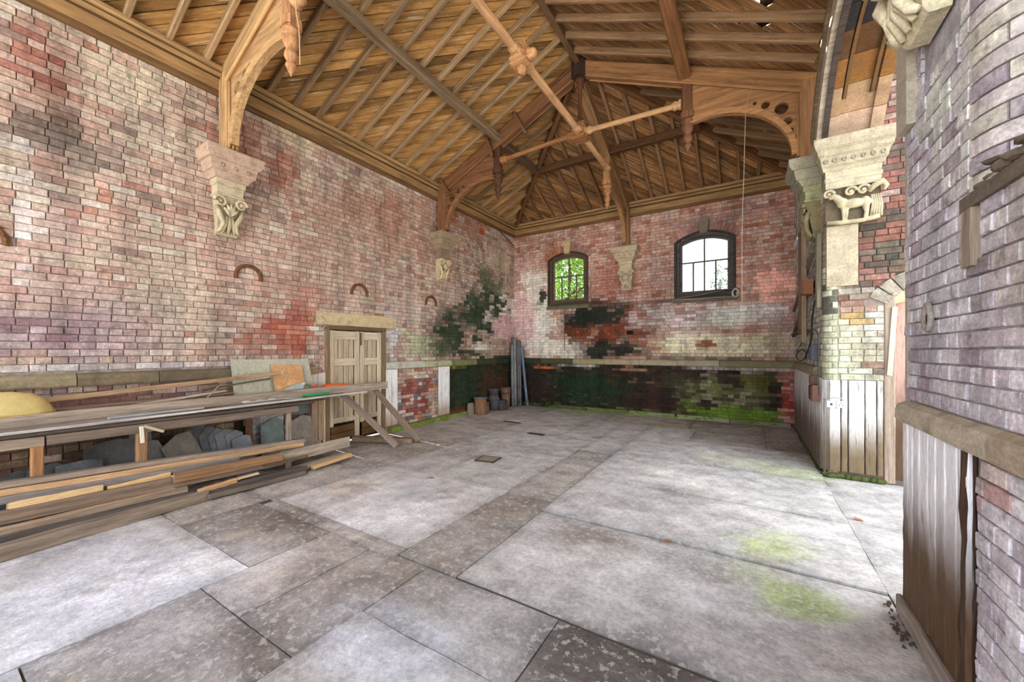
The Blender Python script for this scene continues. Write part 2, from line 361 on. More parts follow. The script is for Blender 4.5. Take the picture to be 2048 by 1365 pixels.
DAB = [b for b in PAINT_B.b if b[1] < 1.255]; DAL = [b for b in PAINT_L.b if b[1] < 1.255]
PAINT_BD = Paint([((52, 42, 34), 4), ((42, 40, 30), 3), ((72, 50, 40), 2), ((100, 84, 64), .5)], [], 70, 1.0); PAINT_BD.b = DAB[1:]
PAINT_LD = Paint([((52, 50, 36), 4), ((84, 60, 42), 2), ((44, 56, 40), 2)], [], 71, 1.0); PAINT_LD.b = DAL
PAINT_B.b = [b for b in PAINT_B.b if b[1] >= 1.255]
for P_, test in ((PAINT_B, lambda b: True), (PAINT_L, lambda b: b[0] > 7.2)):      # pale patches lightened to make up for weak light
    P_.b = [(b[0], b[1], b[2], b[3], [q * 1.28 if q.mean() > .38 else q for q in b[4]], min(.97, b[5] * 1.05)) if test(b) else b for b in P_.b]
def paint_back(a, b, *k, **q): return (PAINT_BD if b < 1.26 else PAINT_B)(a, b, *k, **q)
def paint_left(a, b, *k, **q): return (PAINT_LD if b < 1.26 and a > 7.05 else PAINT_L)(a, b, *k, **q)
# ------------------------------------------------------------------ brick walls
def unit_brick(seed):
    r = random.Random(seed); c = .045; ch = .10
    q = [(-.5, -.5), (.5, -.5), (.5, .5), (-.5, .5)]
    vs = [(x, 0, z) for x, z in q] + [(x + r.uniform(-.01, .01), -.75 + r.uniform(-.05, .05), z + r.uniform(-.03, .03)) for x, z in q]
    vs += [(x * (1 - c) + r.uniform(-.01, .01), -1 + r.uniform(-.1, .1), z * (1 - ch * 1.3) + r.uniform(-.03, .03)) for x, z in q]
    fs = [(8, 9, 10, 11)]
    for i in range(4):
        j = (i + 1) % 4; fs += [(i, j, 4 + j, 4 + i), (4 + i, 4 + j, 8 + j, 8 + i)]
    return vs, fs
UB = [unit_brick(s) for s in range(6)]
UBM = [mesh('brick', v, f, M_BRICK) for v, f in UB]
BD = .014                       # how far a brick stands proud of its mortar bed
def brick_wall(wall, o, t, n, a0, a1, z0, z1, paint, holes, nparts=300, course=.078, length=.235, seed=1, cell=.1, mortar_k=.8, mh=None):
    """wall: structure empty at origin; o origin on the brick face, t along, n towards the room; holes(z) -> [(a,b)] cut out at that height"""
    o = np.array(o, float); t = np.array(t, float); n = np.array(n, float); r = random.Random(seed)
    rows = int(round((z1 - z0) / course)); out = []
    for k in range(rows):
        z = z0 + (k + .5) * (z1 - z0) / rows
        iv = [(a0, a1)]
        for (ha, hb) in holes(z):
            nv = []
            for (p, q) in iv:
                if hb <= p or ha >= q: nv.append((p, q)); continue
                if ha > p: nv.append((p, ha))
                if hb < q: nv.append((hb, q))
            iv = nv
        head = (k % 4 == 3)
        for (p, q) in iv:
            x = math.floor((p - a0) / length) * length + a0 - (length * .5 if k % 2 else 0) + (hsh(k, 3, seed) - .5) * .05
            while x < q:
                ln = length * .5 if head or hsh(int(x * 50), k, seed) > .9 else length
                s, e = max(x, p), min(x + ln, q)
                if e - s > .035: out.append(((s + e) / 2, z, e - s - .009))
                x += ln
    hh = (z1 - z0) / rows - .009
    R = Matrix.Identity(4)
    for i in range(3): R[i][0], R[i][1], R[i][2] = t[i], -n[i], (0, 0, 1)[i]
    sized = []
    for i, (a, z, ln) in enumerate(out):
        p = o + t * a + np.array([0, 0, z]); q = proj(p); sc = 0
        if q and -20 < q[0] < 2068 and -10 < q[1] < 1375:
            q2 = proj(p + t * ln * .5); q3 = proj(p + np.array([0, 0, hh / 2]))
            if q2 and q3: sc = abs(q2[0] - q[0]) * abs(q3[1] - q[1]) * 4
        sized.append(sc)
    order = sorted(range(len(out)), key=lambda i: -sized[i]); big = set(i for i in order[:nparts] if sized[i] > 30)
    mb = MB()
    for i, (a, z, ln) in enumerate(out):
        c = paint(a, z, r); pr = BD + r.uniform(-.004, .005)
        p = o + t * a + np.array([0, 0, z]) - n * BD
        M = Matrix.Translation(Vector(p.tolist())) @ R @ Matrix.Rotation(r.uniform(-.006, .006), 4, 'Y') @ Matrix.Diagonal((ln, pr, hh, 1.))
        k = r.randrange(6)
        if i in big:
            b = bpy.data.objects.new('brick', UBM[k]); COL.objects.link(b); place(b, wall, M)
            b.color = (float(c[0]), float(c[1]), float(c[2]), 1)
        else:
            nv = len(mb.v); mb.v += [tuple(M @ Vector(q)) for q in UB[k][0]]; mb.f += [tuple(w + nv for w in q) for q in UB[k][1]]; mb.c += [tuple(c)] * 12
    if mb.v:
        b = mb.build('brickwork', M_BRICKV, wall); tag(b, kind='stuff')
    # mortar bed
    gb = MB(); na = max(1, int((a1 - a0) / cell)); nz = max(1, int((z1 - z0) / cell))
    vv = []; cc = []; ff = []
    for j in range(nz + 1):
        for i in range(na + 1):
            a = a0 + (a1 - a0) * i / na; z = z0 + (z1 - z0) * j / nz
            vv.append(o + t * a + np.array([0, 0, z if j else z - .06]) - n * BD)
            cc.append(np.clip(paint(a, z, r, True) * .70 + .02, .005, .8))
    for j in range(nz):
        for i in range(na):
            a = a0 + (a1 - a0) * (i + .5) / na; z = z0 + (z1 - z0) * (j + .5) / nz
            if any(p < a < q for p, q in (mh or holes)(z)): continue
            k = j * (na + 1) + i; ff.append((k, k + 1, k + na + 2, k + na + 1))
    m = obj('mortar_bed', vv, ff, M_MORT, wall, None, cc)
    return m
def struct(name, label, cat=None):
    o = empty(name); return tag(o, label, cat, kind='structure')

wall_left = struct('wall_left', 'long limewashed brick wall with red and cream bricks behind the timber bench', 'wall')
wall_back = struct('wall_back', 'brick end wall with two windows, dark green algae and peeling whitewash', 'wall')
wall_right = struct('wall_right', 'narrow shaded whitewashed brick wall between the end wall and the stone pier', 'wall')
wall_bay = struct('wall_bay', 'brick pier face with rounded corner and plank dado beside the arched side door', 'wall')
wall_near = struct('wall_near', 'lilac grey brick wall with stone band and rotten white planks close by', 'wall')

LED0, LED1 = 1.255, 1.40
DOOR = (3.88, 5.13, 2.06)
def holes_left(z):
    h = []
    if z < DOOR[2]: h.append((DOOR[0], DOOR[1]))
    if DOOR[2] <= z < 2.295: h.append((3.73, 5.41))
    if LED0 - .02 < z < LED1: h += [(-1., 3.70), (5.13, YB)]
    if z <= LED0: h += [(5.14, 5.47), (6.66, 7.06)] + [(3.62, 3.88)]
    return h
brick_wall(wall_left, (XL, 0, 0), (0, 1, 0), (1, 0, 0), -.6, YB + .03, 0., 5.30, paint_left, holes_left, 300, seed=5, length=.225, mh=lambda z: [(3.88, 5.13)] if z < 2.06 else [])

W1 = (-4.375, .595, 2.93, 4.22, 4.40)      # centre x, half width, sill, springing, crown
W2 = (-.92, .63, 2.90, 4.23, 4.43)
def archz(w, dx, off=0.):                   # segmental head
    c, hw, zs, zp, zc = w; rise = zc - zp; R = (hw * hw + rise * rise) / (2 * rise)
    Ro = R + off; cz = zc - R
    return cz + math.sqrt(max(0, Ro * Ro - dx * dx)), R, cz
def holes_back(z):
    h = []
    for w in (W1, W2):
        c, hw, zs, zp, zc = w; off = .22; _, R, cz = archz(w, 0)
        if zs - .13 < z < zp: h.append((c - hw, c + hw))
        elif z >= zp:
            q = (R + off) ** 2 - (z - cz) ** 2
            if q > 0:
                s = min(math.sqrt(q), hw + .1); h.append((c - s, c + s))
    if LED0 - .02 < z < LED1: h.append((XL, XR))
    if 2.06 < z < 2.16: h.append((-2.72, -2.56))
    return h
def holes_win(z):
    h = [(-2.72, -2.56)] if 2.06 < z < 2.16 else []
    for w in (W1, W2):
        c, hw, zs, zp, zc = w; _, R, cz = archz(w, 0)
        if zs < z < zp: h.append((c - hw, c + hw))
        elif z >= zp and R * R > (z - cz) ** 2:
            q = min(hw, math.sqrt(R * R - (z - cz) ** 2)); h.append((c - q, c + q))
    return h
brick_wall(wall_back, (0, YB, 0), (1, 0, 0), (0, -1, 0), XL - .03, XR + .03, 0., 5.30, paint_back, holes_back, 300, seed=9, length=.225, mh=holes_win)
obj('putlog_shade', [(-2.8, YB + .12, 2.0), (-2.5, YB + .12, 2.0), (-2.5, YB + .12, 2.2), (-2.8, YB + .12, 2.2)], [(0, 1, 2, 3)], M_STONE, wall_back, color=rgba((20, 18, 15)))  # near-black sheet, painted shade inside the putlog hole
obj('rear_face', [(XL - .01, -3., 0), (XL - .01, -.6, 0), (XL - .01, -.6, 5.3), (XL - .01, -3., 5.3)], [(0, 1, 2, 3)], M_STONE, wall_left, color=rgba((190, 168, 154)))
# arch bricks and keystones over the windows
for w in (W1, W2):
    c, hw, zs, zp, zc = w; _, R, cz = archz(w, 0)
    am = math.asin(min(.99, (hw + .02) / R)); nb = 17 if w is W1 else 19
    for k in range(nb):
        q = -am + 2 * am * (k + .5) / nb
        dq = am / nb * .92
        if abs(q) < am * .16: continue
        pts = [(R * math.sin(q - dq), R * math.cos(q - dq)), (R * math.sin(q + dq), R * math.cos(q + dq)), ((R + .21) * math.sin(q + dq), (R + .21) * math.cos(q + dq)), ((R + .21) * math.sin(q - dq), (R + .21) * math.cos(q - dq))]
        v = [(c + a, YB + .1, cz + b) for a, b in pts] + [(c + a, YB - .004, cz + b) for a, b in pts]
        cl = lin((196, 128, 96) if w is W1 and k < 8 else (176, 132, 120)) * RND.uniform(.75, 1.1)
        obj('arch_brick', v, [(4, 5, 6, 7), (0, 1, 5, 4), (1, 2, 6, 5), (2, 3, 7, 6), (3, 0, 4, 7)], M_BRICK, wall_back, color=(*cl, 1))
    obj('arch_mortar', [(c + s * (R + d) * math.sin(am), YB + .012, cz + (R + d) * math.cos(am)) if j else (0, 0, 0) for s, d, j in []] or
        [(c + (R + d) * math.sin(-am + 2 * am * i / 12), YB + .012, cz + (R + d) * math.cos(-am + 2 * am * i / 12)) for i in range(13) for d in (0, .22)],
        [(2 * i, 2 * i + 1, 2 * i + 3, 2 * i + 2) for i in range(12)], M_STONE, wall_back, color=rgba((140, 112, 98)))
    kb = MB(); kt, kbm = zc + .27, zc - .05
    kb.add([(c - .075, YB + .1, kbm), (c + .075, YB + .1, kbm), (c + .115, YB + .1, kt), (c - .115, YB + .1, kt), (c - .075, YB - .07, kbm), (c + .075, YB - .07, kbm), (c + .115, YB - .07, kt), (c - .115, YB - .07, kt)],
           [(4, 5, 6, 7), (0, 1, 5, 4), (1, 2, 6, 5), (2, 3, 7, 6), (3, 0, 4, 7)])
    kb.build('keystone', M_STONE, wall_back, color=rgba((205, 182, 132) if w is W1 else (132, 120, 104)))
# stone string course
def ledge(wall, a, b, z0, z1, out, vert, n, cuts, colf, seed=2):
    """vert: point on the face at parameter a; n: outwards"""
    r = random.Random(seed); xs = [a] + cuts + [b]
    for i in range(len(xs) - 1):
        s, e = xs[i] + .004, xs[i + 1] - .004
        pr = [(-.03, z0), (out * .8, z0), (out, z0 + .02), (out, z1 - .05), (out * .75, z1 - .02), (.0, z1), (-.03, z1)]
        vs = []; ns = 6
        for k in range(ns + 1):
            q = s + (e - s) * k / ns; p = np.array(vert(q), float)
            for d, z in pr: vs.append(p + np.array(n) * (d + r.uniform(-.004, .004)) + np.array([0, 0, z + r.uniform(-.003, .003)]))
        m = len(pr); fs = [(k * m + j, k * m + (j + 1) % m, (k + 1) * m + (j + 1) % m, (k + 1) * m + j) for k in range(ns) for j in range(m)] + [tuple(range(m - 1, -1, -1)), tuple(ns * m + j for j in range(m))]
        obj('ledge_stone', vs, fs, M_STONE, wall, color=rgba(colf(i)))
vl = lambda q: (XL, q, 0); vb = lambda q: (q, YB, 0)
ledge(wall_left, -.6, 3.72, LED0 - .02, LED1 - .02, .05, vl, (1, 0, 0), [.15, 1.05, 1.72, 2.6], lambda i: [(140, 126, 98), (150, 136, 108), (126, 112, 88), (112, 100, 80), (150, 130, 96)][i % 5])
ledge(wall_left, 5.14, YB - .05, LED0, LED1, .05, vl, (1, 0, 0), [6.2, 7.1, 8.1, 9.0], lambda i: [(206, 204, 188), (186, 186, 150), (130, 136, 90), (70, 78, 52), (52, 60, 42)][i])
ledge(wall_back, XL + .05, XR, LED0, LED1, .05, vb, (0, -1, 0), [-5.2, -4.2, -3.3, -2.4, -1.5, -.6], lambda i: [(58, 66, 44), (84, 86, 56), (170, 156, 118), (176, 160, 128), (176, 164, 136), (170, 160, 132), (132, 122, 92)][i])

# right flank wall beyond the pier (only a sliver of it shows) and the pier itself
PAINT_R = Paint([((190, 182, 168), 4), ((170, 160, 146), 3), ((206, 200, 190), 2)], [(8.6, 3.6, 2.4, 1.3, (132, 84, 72), .9), (9.7, 2.2, .5, .9, (120, 96, 84), .7)], 51)
RC = .14
brick_wall(wall_right, (XR, 0, 0), (0, -1, 0), (-1, 0, 0), -YB - .03, -(YP + RC), 0., 5.30, PAINT_R, lambda z: [(-YB, -YP)] if LED0 - .02 < z < LED1 or z < LED0 else [], 300, seed=13, mh=lambda z: [])
ledge(wall_right, YP + .6, YB - .05, LED0, LED1, .05, lambda q: (XR, q, 0), (-1, 0, 0), [8.0], lambda i: (150, 138, 110))
PX1 = 1.385
DR = (1.40, 2.25, 2.36)
def holes_bay(z):
    h = []
    if z < 1.24: h.append((XR + RC, PX1))
    if 2.44 < z < 3.31: h.append((XR + RC - .01, 1.16 if z > 2.78 else 1.16))
    if 3.31 <= z < 4.32: h.append((XR + RC - .01, 1.36))
    if z >= 4.32: h.append((XR + RC - .01, 1.37))
    c = 1.83; hw = .43
    if z < 2.22: h.append((c - hw, c + hw))
    elif z < 2.62:
        s = math.sqrt(max(0, .66 ** 2 - (z - 1.96) ** 2)); h.append((c - s, c + s))
    return h
brick_wall(wall_bay, (0, YP, 0), (1, 0, 0), (0, -1, 0), XR + RC, 3.1, 0., 6.0, PAINT_P, holes_bay, 300, seed=17, mh=lambda z: [(1.40, 2.26)] if z < 2.14 else ([(1.83 - math.sqrt(.23 - (z - 1.96) ** 2), 1.83 + math.sqrt(.23 - (z - 1.96) ** 2))] if z < 2.42 else []), cell=.05)
def curved_brick(wall, cx, cy, R, a0, a1, z, h, col, mat=M_BRICK, name='brick', depth=.06):
    n = 5; vs = []; hh = h - .009
    for k in range(n + 1):
        q = a0 + (a1 - a0) * k / n
        for rr, zz in ((R - depth, -hh / 2), (R - .003, -hh / 2), (R, -hh / 2 + .006), (R, hh / 2 - .006), (R - .003, hh / 2), (R - depth, hh / 2)):
            vs.append((cx + rr * math.cos(q), cy + rr * math.sin(q), z + zz))
    fs = [(k * 6 + j, k * 6 + j + 1, k * 6 + 7 + j, k * 6 + 6 + j) for k in range(n) for j in range(5)] + [(5, 4, 3, 2, 1, 0), tuple(n * 6 + j for j in range(6))]
    obj(name, vs, fs, mat, wall, color=(*[float(x) for x in col], 1))
def rounded_corner(wall, cx, cy, R, q0, q1, z0, z1, colf, course=.078, mort=(170, 160, 140)):
    rows = int(round((z1 - z0) / course)); h = (z1 - z0) / rows
    for k in range(rows):
        z = z0 + (k + .5) * h; sp = q0 + (q1 - q0) * (.42 if k % 2 else .75)
        for a, b in ((q0 + .01, sp - .02), (sp + .02, q1 - .01)): curved_brick(wall, cx, cy, R, a, b, z, h, colf(z) * RND.uniform(.85, 1.1))
    vs = []; n = 6
    for k in range(n + 1):
        q = q0 + (q1 - q0) * k / n
        vs += [(cx + (R - .012) * math.cos(q), cy + (R - .012) * math.sin(q), z0), (cx + (R - .012) * math.cos(q), cy + (R - .012) * math.sin(q), z1)]
    obj('corner_mortar', vs, [(2 * k, 2 * k + 2, 2 * k + 3, 2 * k + 1) for k in range(n)], M_STONE, wall, color=rgba(mort))
def pier_corner_col(z):
    n = RND.random()
    if z > 2.75: return lin((150, 132, 112))
    if 2.1 < z < 2.45 and n < .5: return lin((96, 96, 84))
    return lin((196, 198, 168)) * (.8 + .3 * n)
rounded_corner(wall_bay, XR + RC, YP + RC, RC, math.pi, math.pi * 1.5, 1.24, 4.2, pier_corner_col)
# plain dressed stone under the pier capital
sb = MB(); sb.box((1.0, YP + .04, 2.88), (.31, .12, .86)); sb.build('dressed_stone', M_STONE, wall_bay, color=rgba((176, 164, 140)))
obj('pier_core', [(XR + .05, YP + .03, 0), (XR + .05, YP + .03, 4.2), (XR + .05, YP + .8, 4.2), (XR + .05, YP + .8, 0)], [(0, 1, 2, 3)], M_STONE, wall_bay, color=rgba((120, 112, 96)))
# brick arch over the side door
for k in range(9):
    q0 = math.radians(150 - k * 13.3); q1 = math.radians(150 - (k + 1) * 13.3 + 1.5); R0, R1 = .46, .66; cx, cz = 1.83, 1.96
    pts = [(R0 * math.cos(q0), R0 * math.sin(q0)), (R1 * math.cos(q0), R1 * math.sin(q0)), (R1 * math.cos(q1), R1 * math.sin(q1)), (R0 * math.cos(q1), R0 * math.sin(q1))]
    v = [(cx + a, YP + .2, cz + b) for a, b in pts] + [(cx + a, YP - .006, cz + b) for a, b in pts]
    obj('arch_brick', v, [(4, 5, 6, 7), (0, 1, 5, 4), (1, 2, 6, 5), (2, 3, 7, 6), (3, 0, 4, 7)], M_BRICK, wall_bay, color=(*(lin((160, 152, 136)) * RND.uniform(.7, 1.1)), 1))

# near wall
NB0, NB1 = 1.19, 1.315
RY, RX = 2.50, XR + .26          # rounded reveal of the recess above the shelf
def holes_near(z):
    h = []
    if NB0 - .02 < z < NB1: h.append((-.6, YN))
    if z < NB0: h.append((2.44, YN))
    if z > 2.30: h.append((-.6, RY))
    if z > 2.95: h.append((3.18, YN))
    if 1.98 < z <= 2.3: h.append((2.40, 2.545))
    if z > 3.1: h.append((2.6, 3.05))
    return h
brick_wall(wall_near, (XR, 0, 0), (0, 1, 0), (-1, 0, 0), -.6, YN, 0., 5.2, PAINT_N, holes_near, 300, seed=23, length=.20, course=.078, mh=lambda z: [(-.6, RY)] if z > 2.3 else [])
def ncol(z): return lin(RND.choice([(176, 166, 170), (190, 180, 176), (158, 146, 152), (196, 190, 176)]))
rounded_corner(wall_near, RX, RY, RX - XR, math.pi, math.pi * 1.5, 2.30, 4.2, ncol, mort=(120, 110, 108))
ledge(wall_near, -.6, YN - .02, NB0, NB1, .05, lambda q: (XR, q, 0), (-1, 0, 0), [1.2, 2.22], lambda i: [(176, 160, 140), (170, 154, 132), (182, 170, 150)][i], 5)
jb = MB(); jb.box((XR + .03, (3.14 + YN) / 2, 3.55), (.14, YN - 3.14, 1.2)); jb.build('jamb_stone', M_STONE, wall_near, color=rgba((178, 168, 150)))
jb = MB(); jb.box((1.1, YN - .02, 2.1), (.56, .04, 4.2)); jb.build('jamb_face', M_STONE, wall_near, color=rgba((176, 166, 150)))
# recess with timber post, sill and rubble
jb = MB(); jb.box((XR + .35, 1.2, 2.265), (.74, 2.66, .06)); jb.build('recess_sill', M_STONE, wall_near, color=rgba((110, 98, 86)))
jb = MB(); jb.box((XR + .72, 1.0, 3.6), (.04, 3.2, 2.8)); jb.build('recess_back', M_STONE, wall_near, color=rgba((128, 112, 96)))
beam('recess_post', (RX + .04, RY - .27, 2.3), (RX + .04, RY - .27, 5.2), .16, .1, M_PLANK, wall_near, rgba((132, 112, 92)), up=(1, 0, 0), seg=8, jit=.004)
obj('rear_face', [(XR + .01, -3., 0), (XR + .01, -.6, 0), (XR + .01, -.6, 5.3), (XR + .01, -3., 5.3)], [(0, 1, 2, 3)], M_STONE, wall_near, color=rgba((180, 170, 168)))
# planks and skirting along the near wall
def dado(t, col0, col1, lo=.25, hi=.75):
    c0, c1 = lin(col0), lin(col1)
    return lambda s: tuple(c1 + (c0 - c1) * smooth(lo, hi, s))
yy = 3.27; ws = [.09, .075, .11, .12, .10, .11, .12, .10]
for i, w in enumerate(ws):
    c = dado(0, (232, 230, 232), (92, 68, 48), .3 + .12 * hsh(i, 5), .72 + .16 * hsh(i, 9))
    beam('wall_plank', (XR - .012, yy - w / 2, RND.uniform(.02, .06)), (XR - .012, yy - w / 2, NB0 - .005), w - .008, .024, M_PAINT, wall_near, (1, 1, 1, 1), up=(-1, 0, 0), seg=14, jit=.002, cols=c)
    yy -= w
beam('rotten_post', (XR - .01, 2.475, .02), (XR - .01, 2.465, NB0), .03, .05, M_WOOD, wall_near, rgba((64, 48, 36)), up=(-1, 0, 0), seg=9, jit=.008)
beam('skirting_board', (XR - .035, 3.28, .06), (XR - .035, 1.8, .05), .03, .12, M_PLANK, wall_near, rgba((146, 134, 122)), seg=10, jit=.004)

# ------------------------------------------------------------------ floor: flagstones
floor = struct('floor', 'worn stone flag floor with white efflorescence, brown stains and green algae', 'floor')
fb = lambda u, v, ra, rb, c, st: (*G(u, v)[:2], ra, rb, c, st)
PAINT_F = Paint([((186, 182, 178), 1)], [
    fb(240, 1180, 1.3, .7, (204, 205, 214), .75), fb(470, 1115, .5, .35, (226, 226, 232), .8), fb(780, 1010, .8, .6, (210, 207, 206), .85), fb(700, 975, .3, .25, (196, 176, 152), .5), fb(820, 985, .3, .2, (170, 170, 170), .6),
    fb(1180, 1075, .35, .28, (128, 114, 104), .7), fb(1050, 1110, .35, .35, (208, 204, 200), .7), fb(1350, 960, .6, .35, (214, 210, 202), .7), fb(1230, 1130, .4, .25, (216, 212, 206), .7), fb(1300, 1200, .5, .3, (206, 204, 202), .6),
    fb(1540, 1095, .28, .32, (176, 186, 132), .85), fb(1590, 1195, .22, .22, (170, 186, 116), .8), fb(1520, 1150, .3, .2, (178, 184, 140), .5), fb(1570, 945, .4, .4, (186, 192, 150), .8), fb(1470, 925, .5, .35, (190, 192, 160), .5), fb(1600, 905, .35, .5, (124, 114, 102), .6),  # last patch is shade painted on the floor beyond the pier
    fb(1350, 852, .9, .7, (170, 172, 140), .6), fb(1180, 826, 1.2, .5, (178, 182, 134), .7), fb(1090, 812, .9, .25, (150, 164, 92), .8), fb(860, 900, .9, .6, (168, 160, 152), .6), fb(700, 880, .5, .5, (134, 122, 110), .7), fb(1420, 846, .6, .8, (140, 132, 124), .6), fb(1000, 850, .8, .5, (184, 178, 170), .6),
    fb(930, 930, .6, .4, (196, 192, 186), .6), fb(880, 820, .15, .6, (140, 160, 70), .6), fb(560, 1045, .5, .3, (134, 122, 112), .6), fb(480, 1070, .2, .15, (205, 200, 190), .7), fb(1450, 1310, .5, .3, (150, 144, 140), .6), fb(1200, 1300, .45, .25, (98, 92, 90), .75), fb(1000, 1020, .35, .4, (140, 128, 116), .6), fb(850, 1160, .3, .3, (150, 142, 134), .6), fb(640, 1160, .5, .25, (160, 152, 148), .5), fb(560, 1300, .5, .2, (140, 132, 126), .5), fb(760, 1290, .5, .25, (196, 198, 206), .8), fb(960, 1150, .18, .16, (216, 212, 204), .7)], 61, .75)
flags = []
def flag(x0, x1, y0, y1, k=1., dz=0.): flags.append((x0, x1, y0, y1, k, dz))
# right-hand strip
for y0, y1, k, dz in ((2.15, 3.5, 1., -.004), (3.5, 4.72, 1.06, .009), (4.72, 6.05, 1.03, .018), (6.05, 7.52, .98, .026)): flag(-1.80, .79, y0 + .006, y1 - .006, k, dz)
flag(-1.80, -.93, 7.52, 8.7, .95, .02); flag(-.93, .23, 7.52, 8.7, .85, .006); flag(.23, .80, 7.52, 10.05, .8); flag(-2.9, -1.1, 8.7, 10.05, .9); flag(-1.1, .23, 8.7, 10.05, .84)
for y0, y1 in ((2.0, 3.2), (3.2, 4.8), (4.8, 6.41)): flag(.79, 2.1, y0, y1, 1.02)
flag(2.1, 3.4, 2., 6.41, 1.)
# centre strip
for y0, y1, k in ((2.14, 2.92, .86), (2.92, 3.75, .8), (3.75, 4.72, .84), (4.72, 5.45, .88), (5.45, 5.98, .78), (5.98, 7.45, .98), (7.45, 8.7, 1.)): flag(-2.39, -1.80, y0, y1, k, RND.uniform(-.006, .006))
# near strip
flag(-2.06, -.98, 1.55, 2.13, .94); flag(-2.06, -.98, .5, 1.55, 1.05, .004); flag(-.98, .79, 1.0, 2.13, .74); flag(-2.06, .79, -.6, .5, 1.); flag(-.98, .79, .5, 1.0, .9); flag(.79, 2.1, -.6, 2.0, 1.)
flag(-3.2, -2.65, 1.12, 2.08, .9); flag(-2.65, -2.06, 1.12, 2.13, .84); flag(-3.2, -2.06, .35, 1.12, .78); flag(-3.2, -2.06, -.6, .35, .95)
flag(-6.13, -2.06, -3., -.6, 1.); flag(-2.06, 2.1, -3., -.6, 1.); flag(-6.13, -3.2, -.6, 1.42, 1.06); flag(-4.5, -3.2, 1.42, 2.08, .74); flag(-6.13, -4.5, 1.42, 2.2, .92)
flag(-3.2, -2.39, 2.08, 2.24, .9); flag(-4.4, -3.2, 2.08, 2.24, .86); flag(-4.4, -2.39, 2.24, 3.8, 1.08); flag(-6.13, -4.4, 2.2, 3.4, .92); flag(-6.13, -4.6, 3.4, 4.6, .82); flag(-4.6, -4.4, 3.4, 4.6, .9)
flag(-4.4, -3.6, 3.8, 5.3, 1.0); flag(-3.6, -2.39, 3.8, 5.45, .98); flag(-6.13, -4.4, 4.6, 6.0, .86); flag(-4.4, -2.39, 5.3 if False else 5.45, 6.7, .95); flag(-4.4, -3.6, 5.3, 5.45, .95)
flag(-6.13, -4.4, 6.0, 7.4, .92); flag(-4.4, -3.15, 6.7, 7.6, 1.02); flag(-3.15, -2.39, 6.7, 8.7, .98); flag(-6.13, -4.9, 7.4, 9.0, .92); flag(-4.9, -3.15, 7.6, 9.0, .98); flag(-6.13, -4.6, 9.0, 10.05, .9); flag(-4.6, -2.9, 9.0, 10.05, .94); flag(-3.15, -2.9, 8.7, 9.0, .94)
for (x0, x1, y0, y1, k, dz) in flags:
    g = .0045; a0, a1, b0, b1 = x0 + g, x1 - g, y0 + g, y1 - g
    nx, ny = max(2, int((a1 - a0) / .11)), max(2, int((b1 - b0) / .11)); vs = []; cc = []; fs = []
    tx, ty = RND.uniform(-.003, .003), RND.uniform(-.003, .003)
    for j in range(ny + 1):
        for i in range(nx + 1):
            x = a0 + (a1 - a0) * i / nx; y = b0 + (b1 - b0) * j / ny
            e = (i in (0, nx)) or (j in (0, ny))
            wx = fbm(y * 3, x0, 5, 2) * .008 if i in (0, nx) else 0; wy = fbm(x * 3, y0, 6, 2) * .008 if j in (0, ny) else 0
            vs.append((x + wx, y + wy, (-.008 if e else 0) + dz + fbm(x * 1.7, y * 1.7, 8, 2) * .004 + tx * (i / nx - .5) + ty * (j / ny - .5)))
            cc.append(np.clip(PAINT_F(x, y, RND, True) * (k ** 1.8) * (np.array([1.05, .99, .92]) if k < .93 else 1.) * (1 + .2 * fbm(x * 1.3, y * 1.3, 12) + .22 * fbm(x * 3.4 + y, y * 3.4, 14)) * 1.16 * (.82 if e else 1), 0, .9))
    for j in range(ny):
        for i in range(nx):
            q = j * (nx + 1) + i; fs.append((q, q + 1, q + nx + 2, q + nx + 1))
    bd = [i for i in range(nx + 1)] + [j * (nx + 1) + nx for j in range(1, ny + 1)] + [ny * (nx + 1) + i for i in range(nx - 1, -1, -1)] + [j * (nx + 1) for j in range(ny - 1, 0, -1)]
    n0 = len(vs)
    for q in bd: vs.append((vs[q][0], vs[q][1], -.05)); cc.append(cc[q] * .6)
    for i in range(len(bd)): j = (i + 1) % len(bd); fs.append((bd[j], bd[i], n0 + i, n0 + j))
    obj('flagstone', vs, fs, M_FLAG, floor, None, cc, False, (1, 1, 1, 1))
obj('joint_bed', [(XL - .3, -3., -.022), (3.4, -3., -.022), (3.4, YB + .2, -.022), (XL - .3, YB + .2, -.022)], [(0, 1, 2, 3)], M_STONE, floor, color=rgba((96, 86, 74)))
yard = tag(obj('ground', [(-40, -40, -.06), (40, -40, -.06), (40, 50, -.06), (-40, 50, -.06)], [(0, 1, 2, 3)], M_STONE, color=rgba((206, 202, 192))), 'pale paved yard outside the building', 'ground', kind='structure')
# low kerbs and moss at the wall feet
kerb = struct('baseboard_back', 'low green mossy stone kerb along the foot of the end wall', 'kerb')
for i in range(6):
    a = XL + .1 + i * 1.13
    v = MB(); v.box((a + .56, YB - .06, .045), (1.11, .12, .09), top=.97); v.build('kerb_stone', M_STONE, kerb, color=rgba([(70, 76, 46), (88, 92, 58), (104, 112, 70), (140, 146, 104), (150, 154, 112), (128, 122, 100)][i]))
kerbl = struct('baseboard_left', 'low mossy stone kerb at the foot of the long wall past the door', 'kerb')
for i in range(4):
    a = 5.2 + i * 1.2
    v = MB(); v.box((XL + .06, a + .6, .05), (.12, 1.18, .1), top=.97); v.build('kerb_stone', M_STONE, kerbl, color=rgba([(126, 140, 70), (140, 146, 92), (130, 122, 90), (96, 104, 60)][i]))

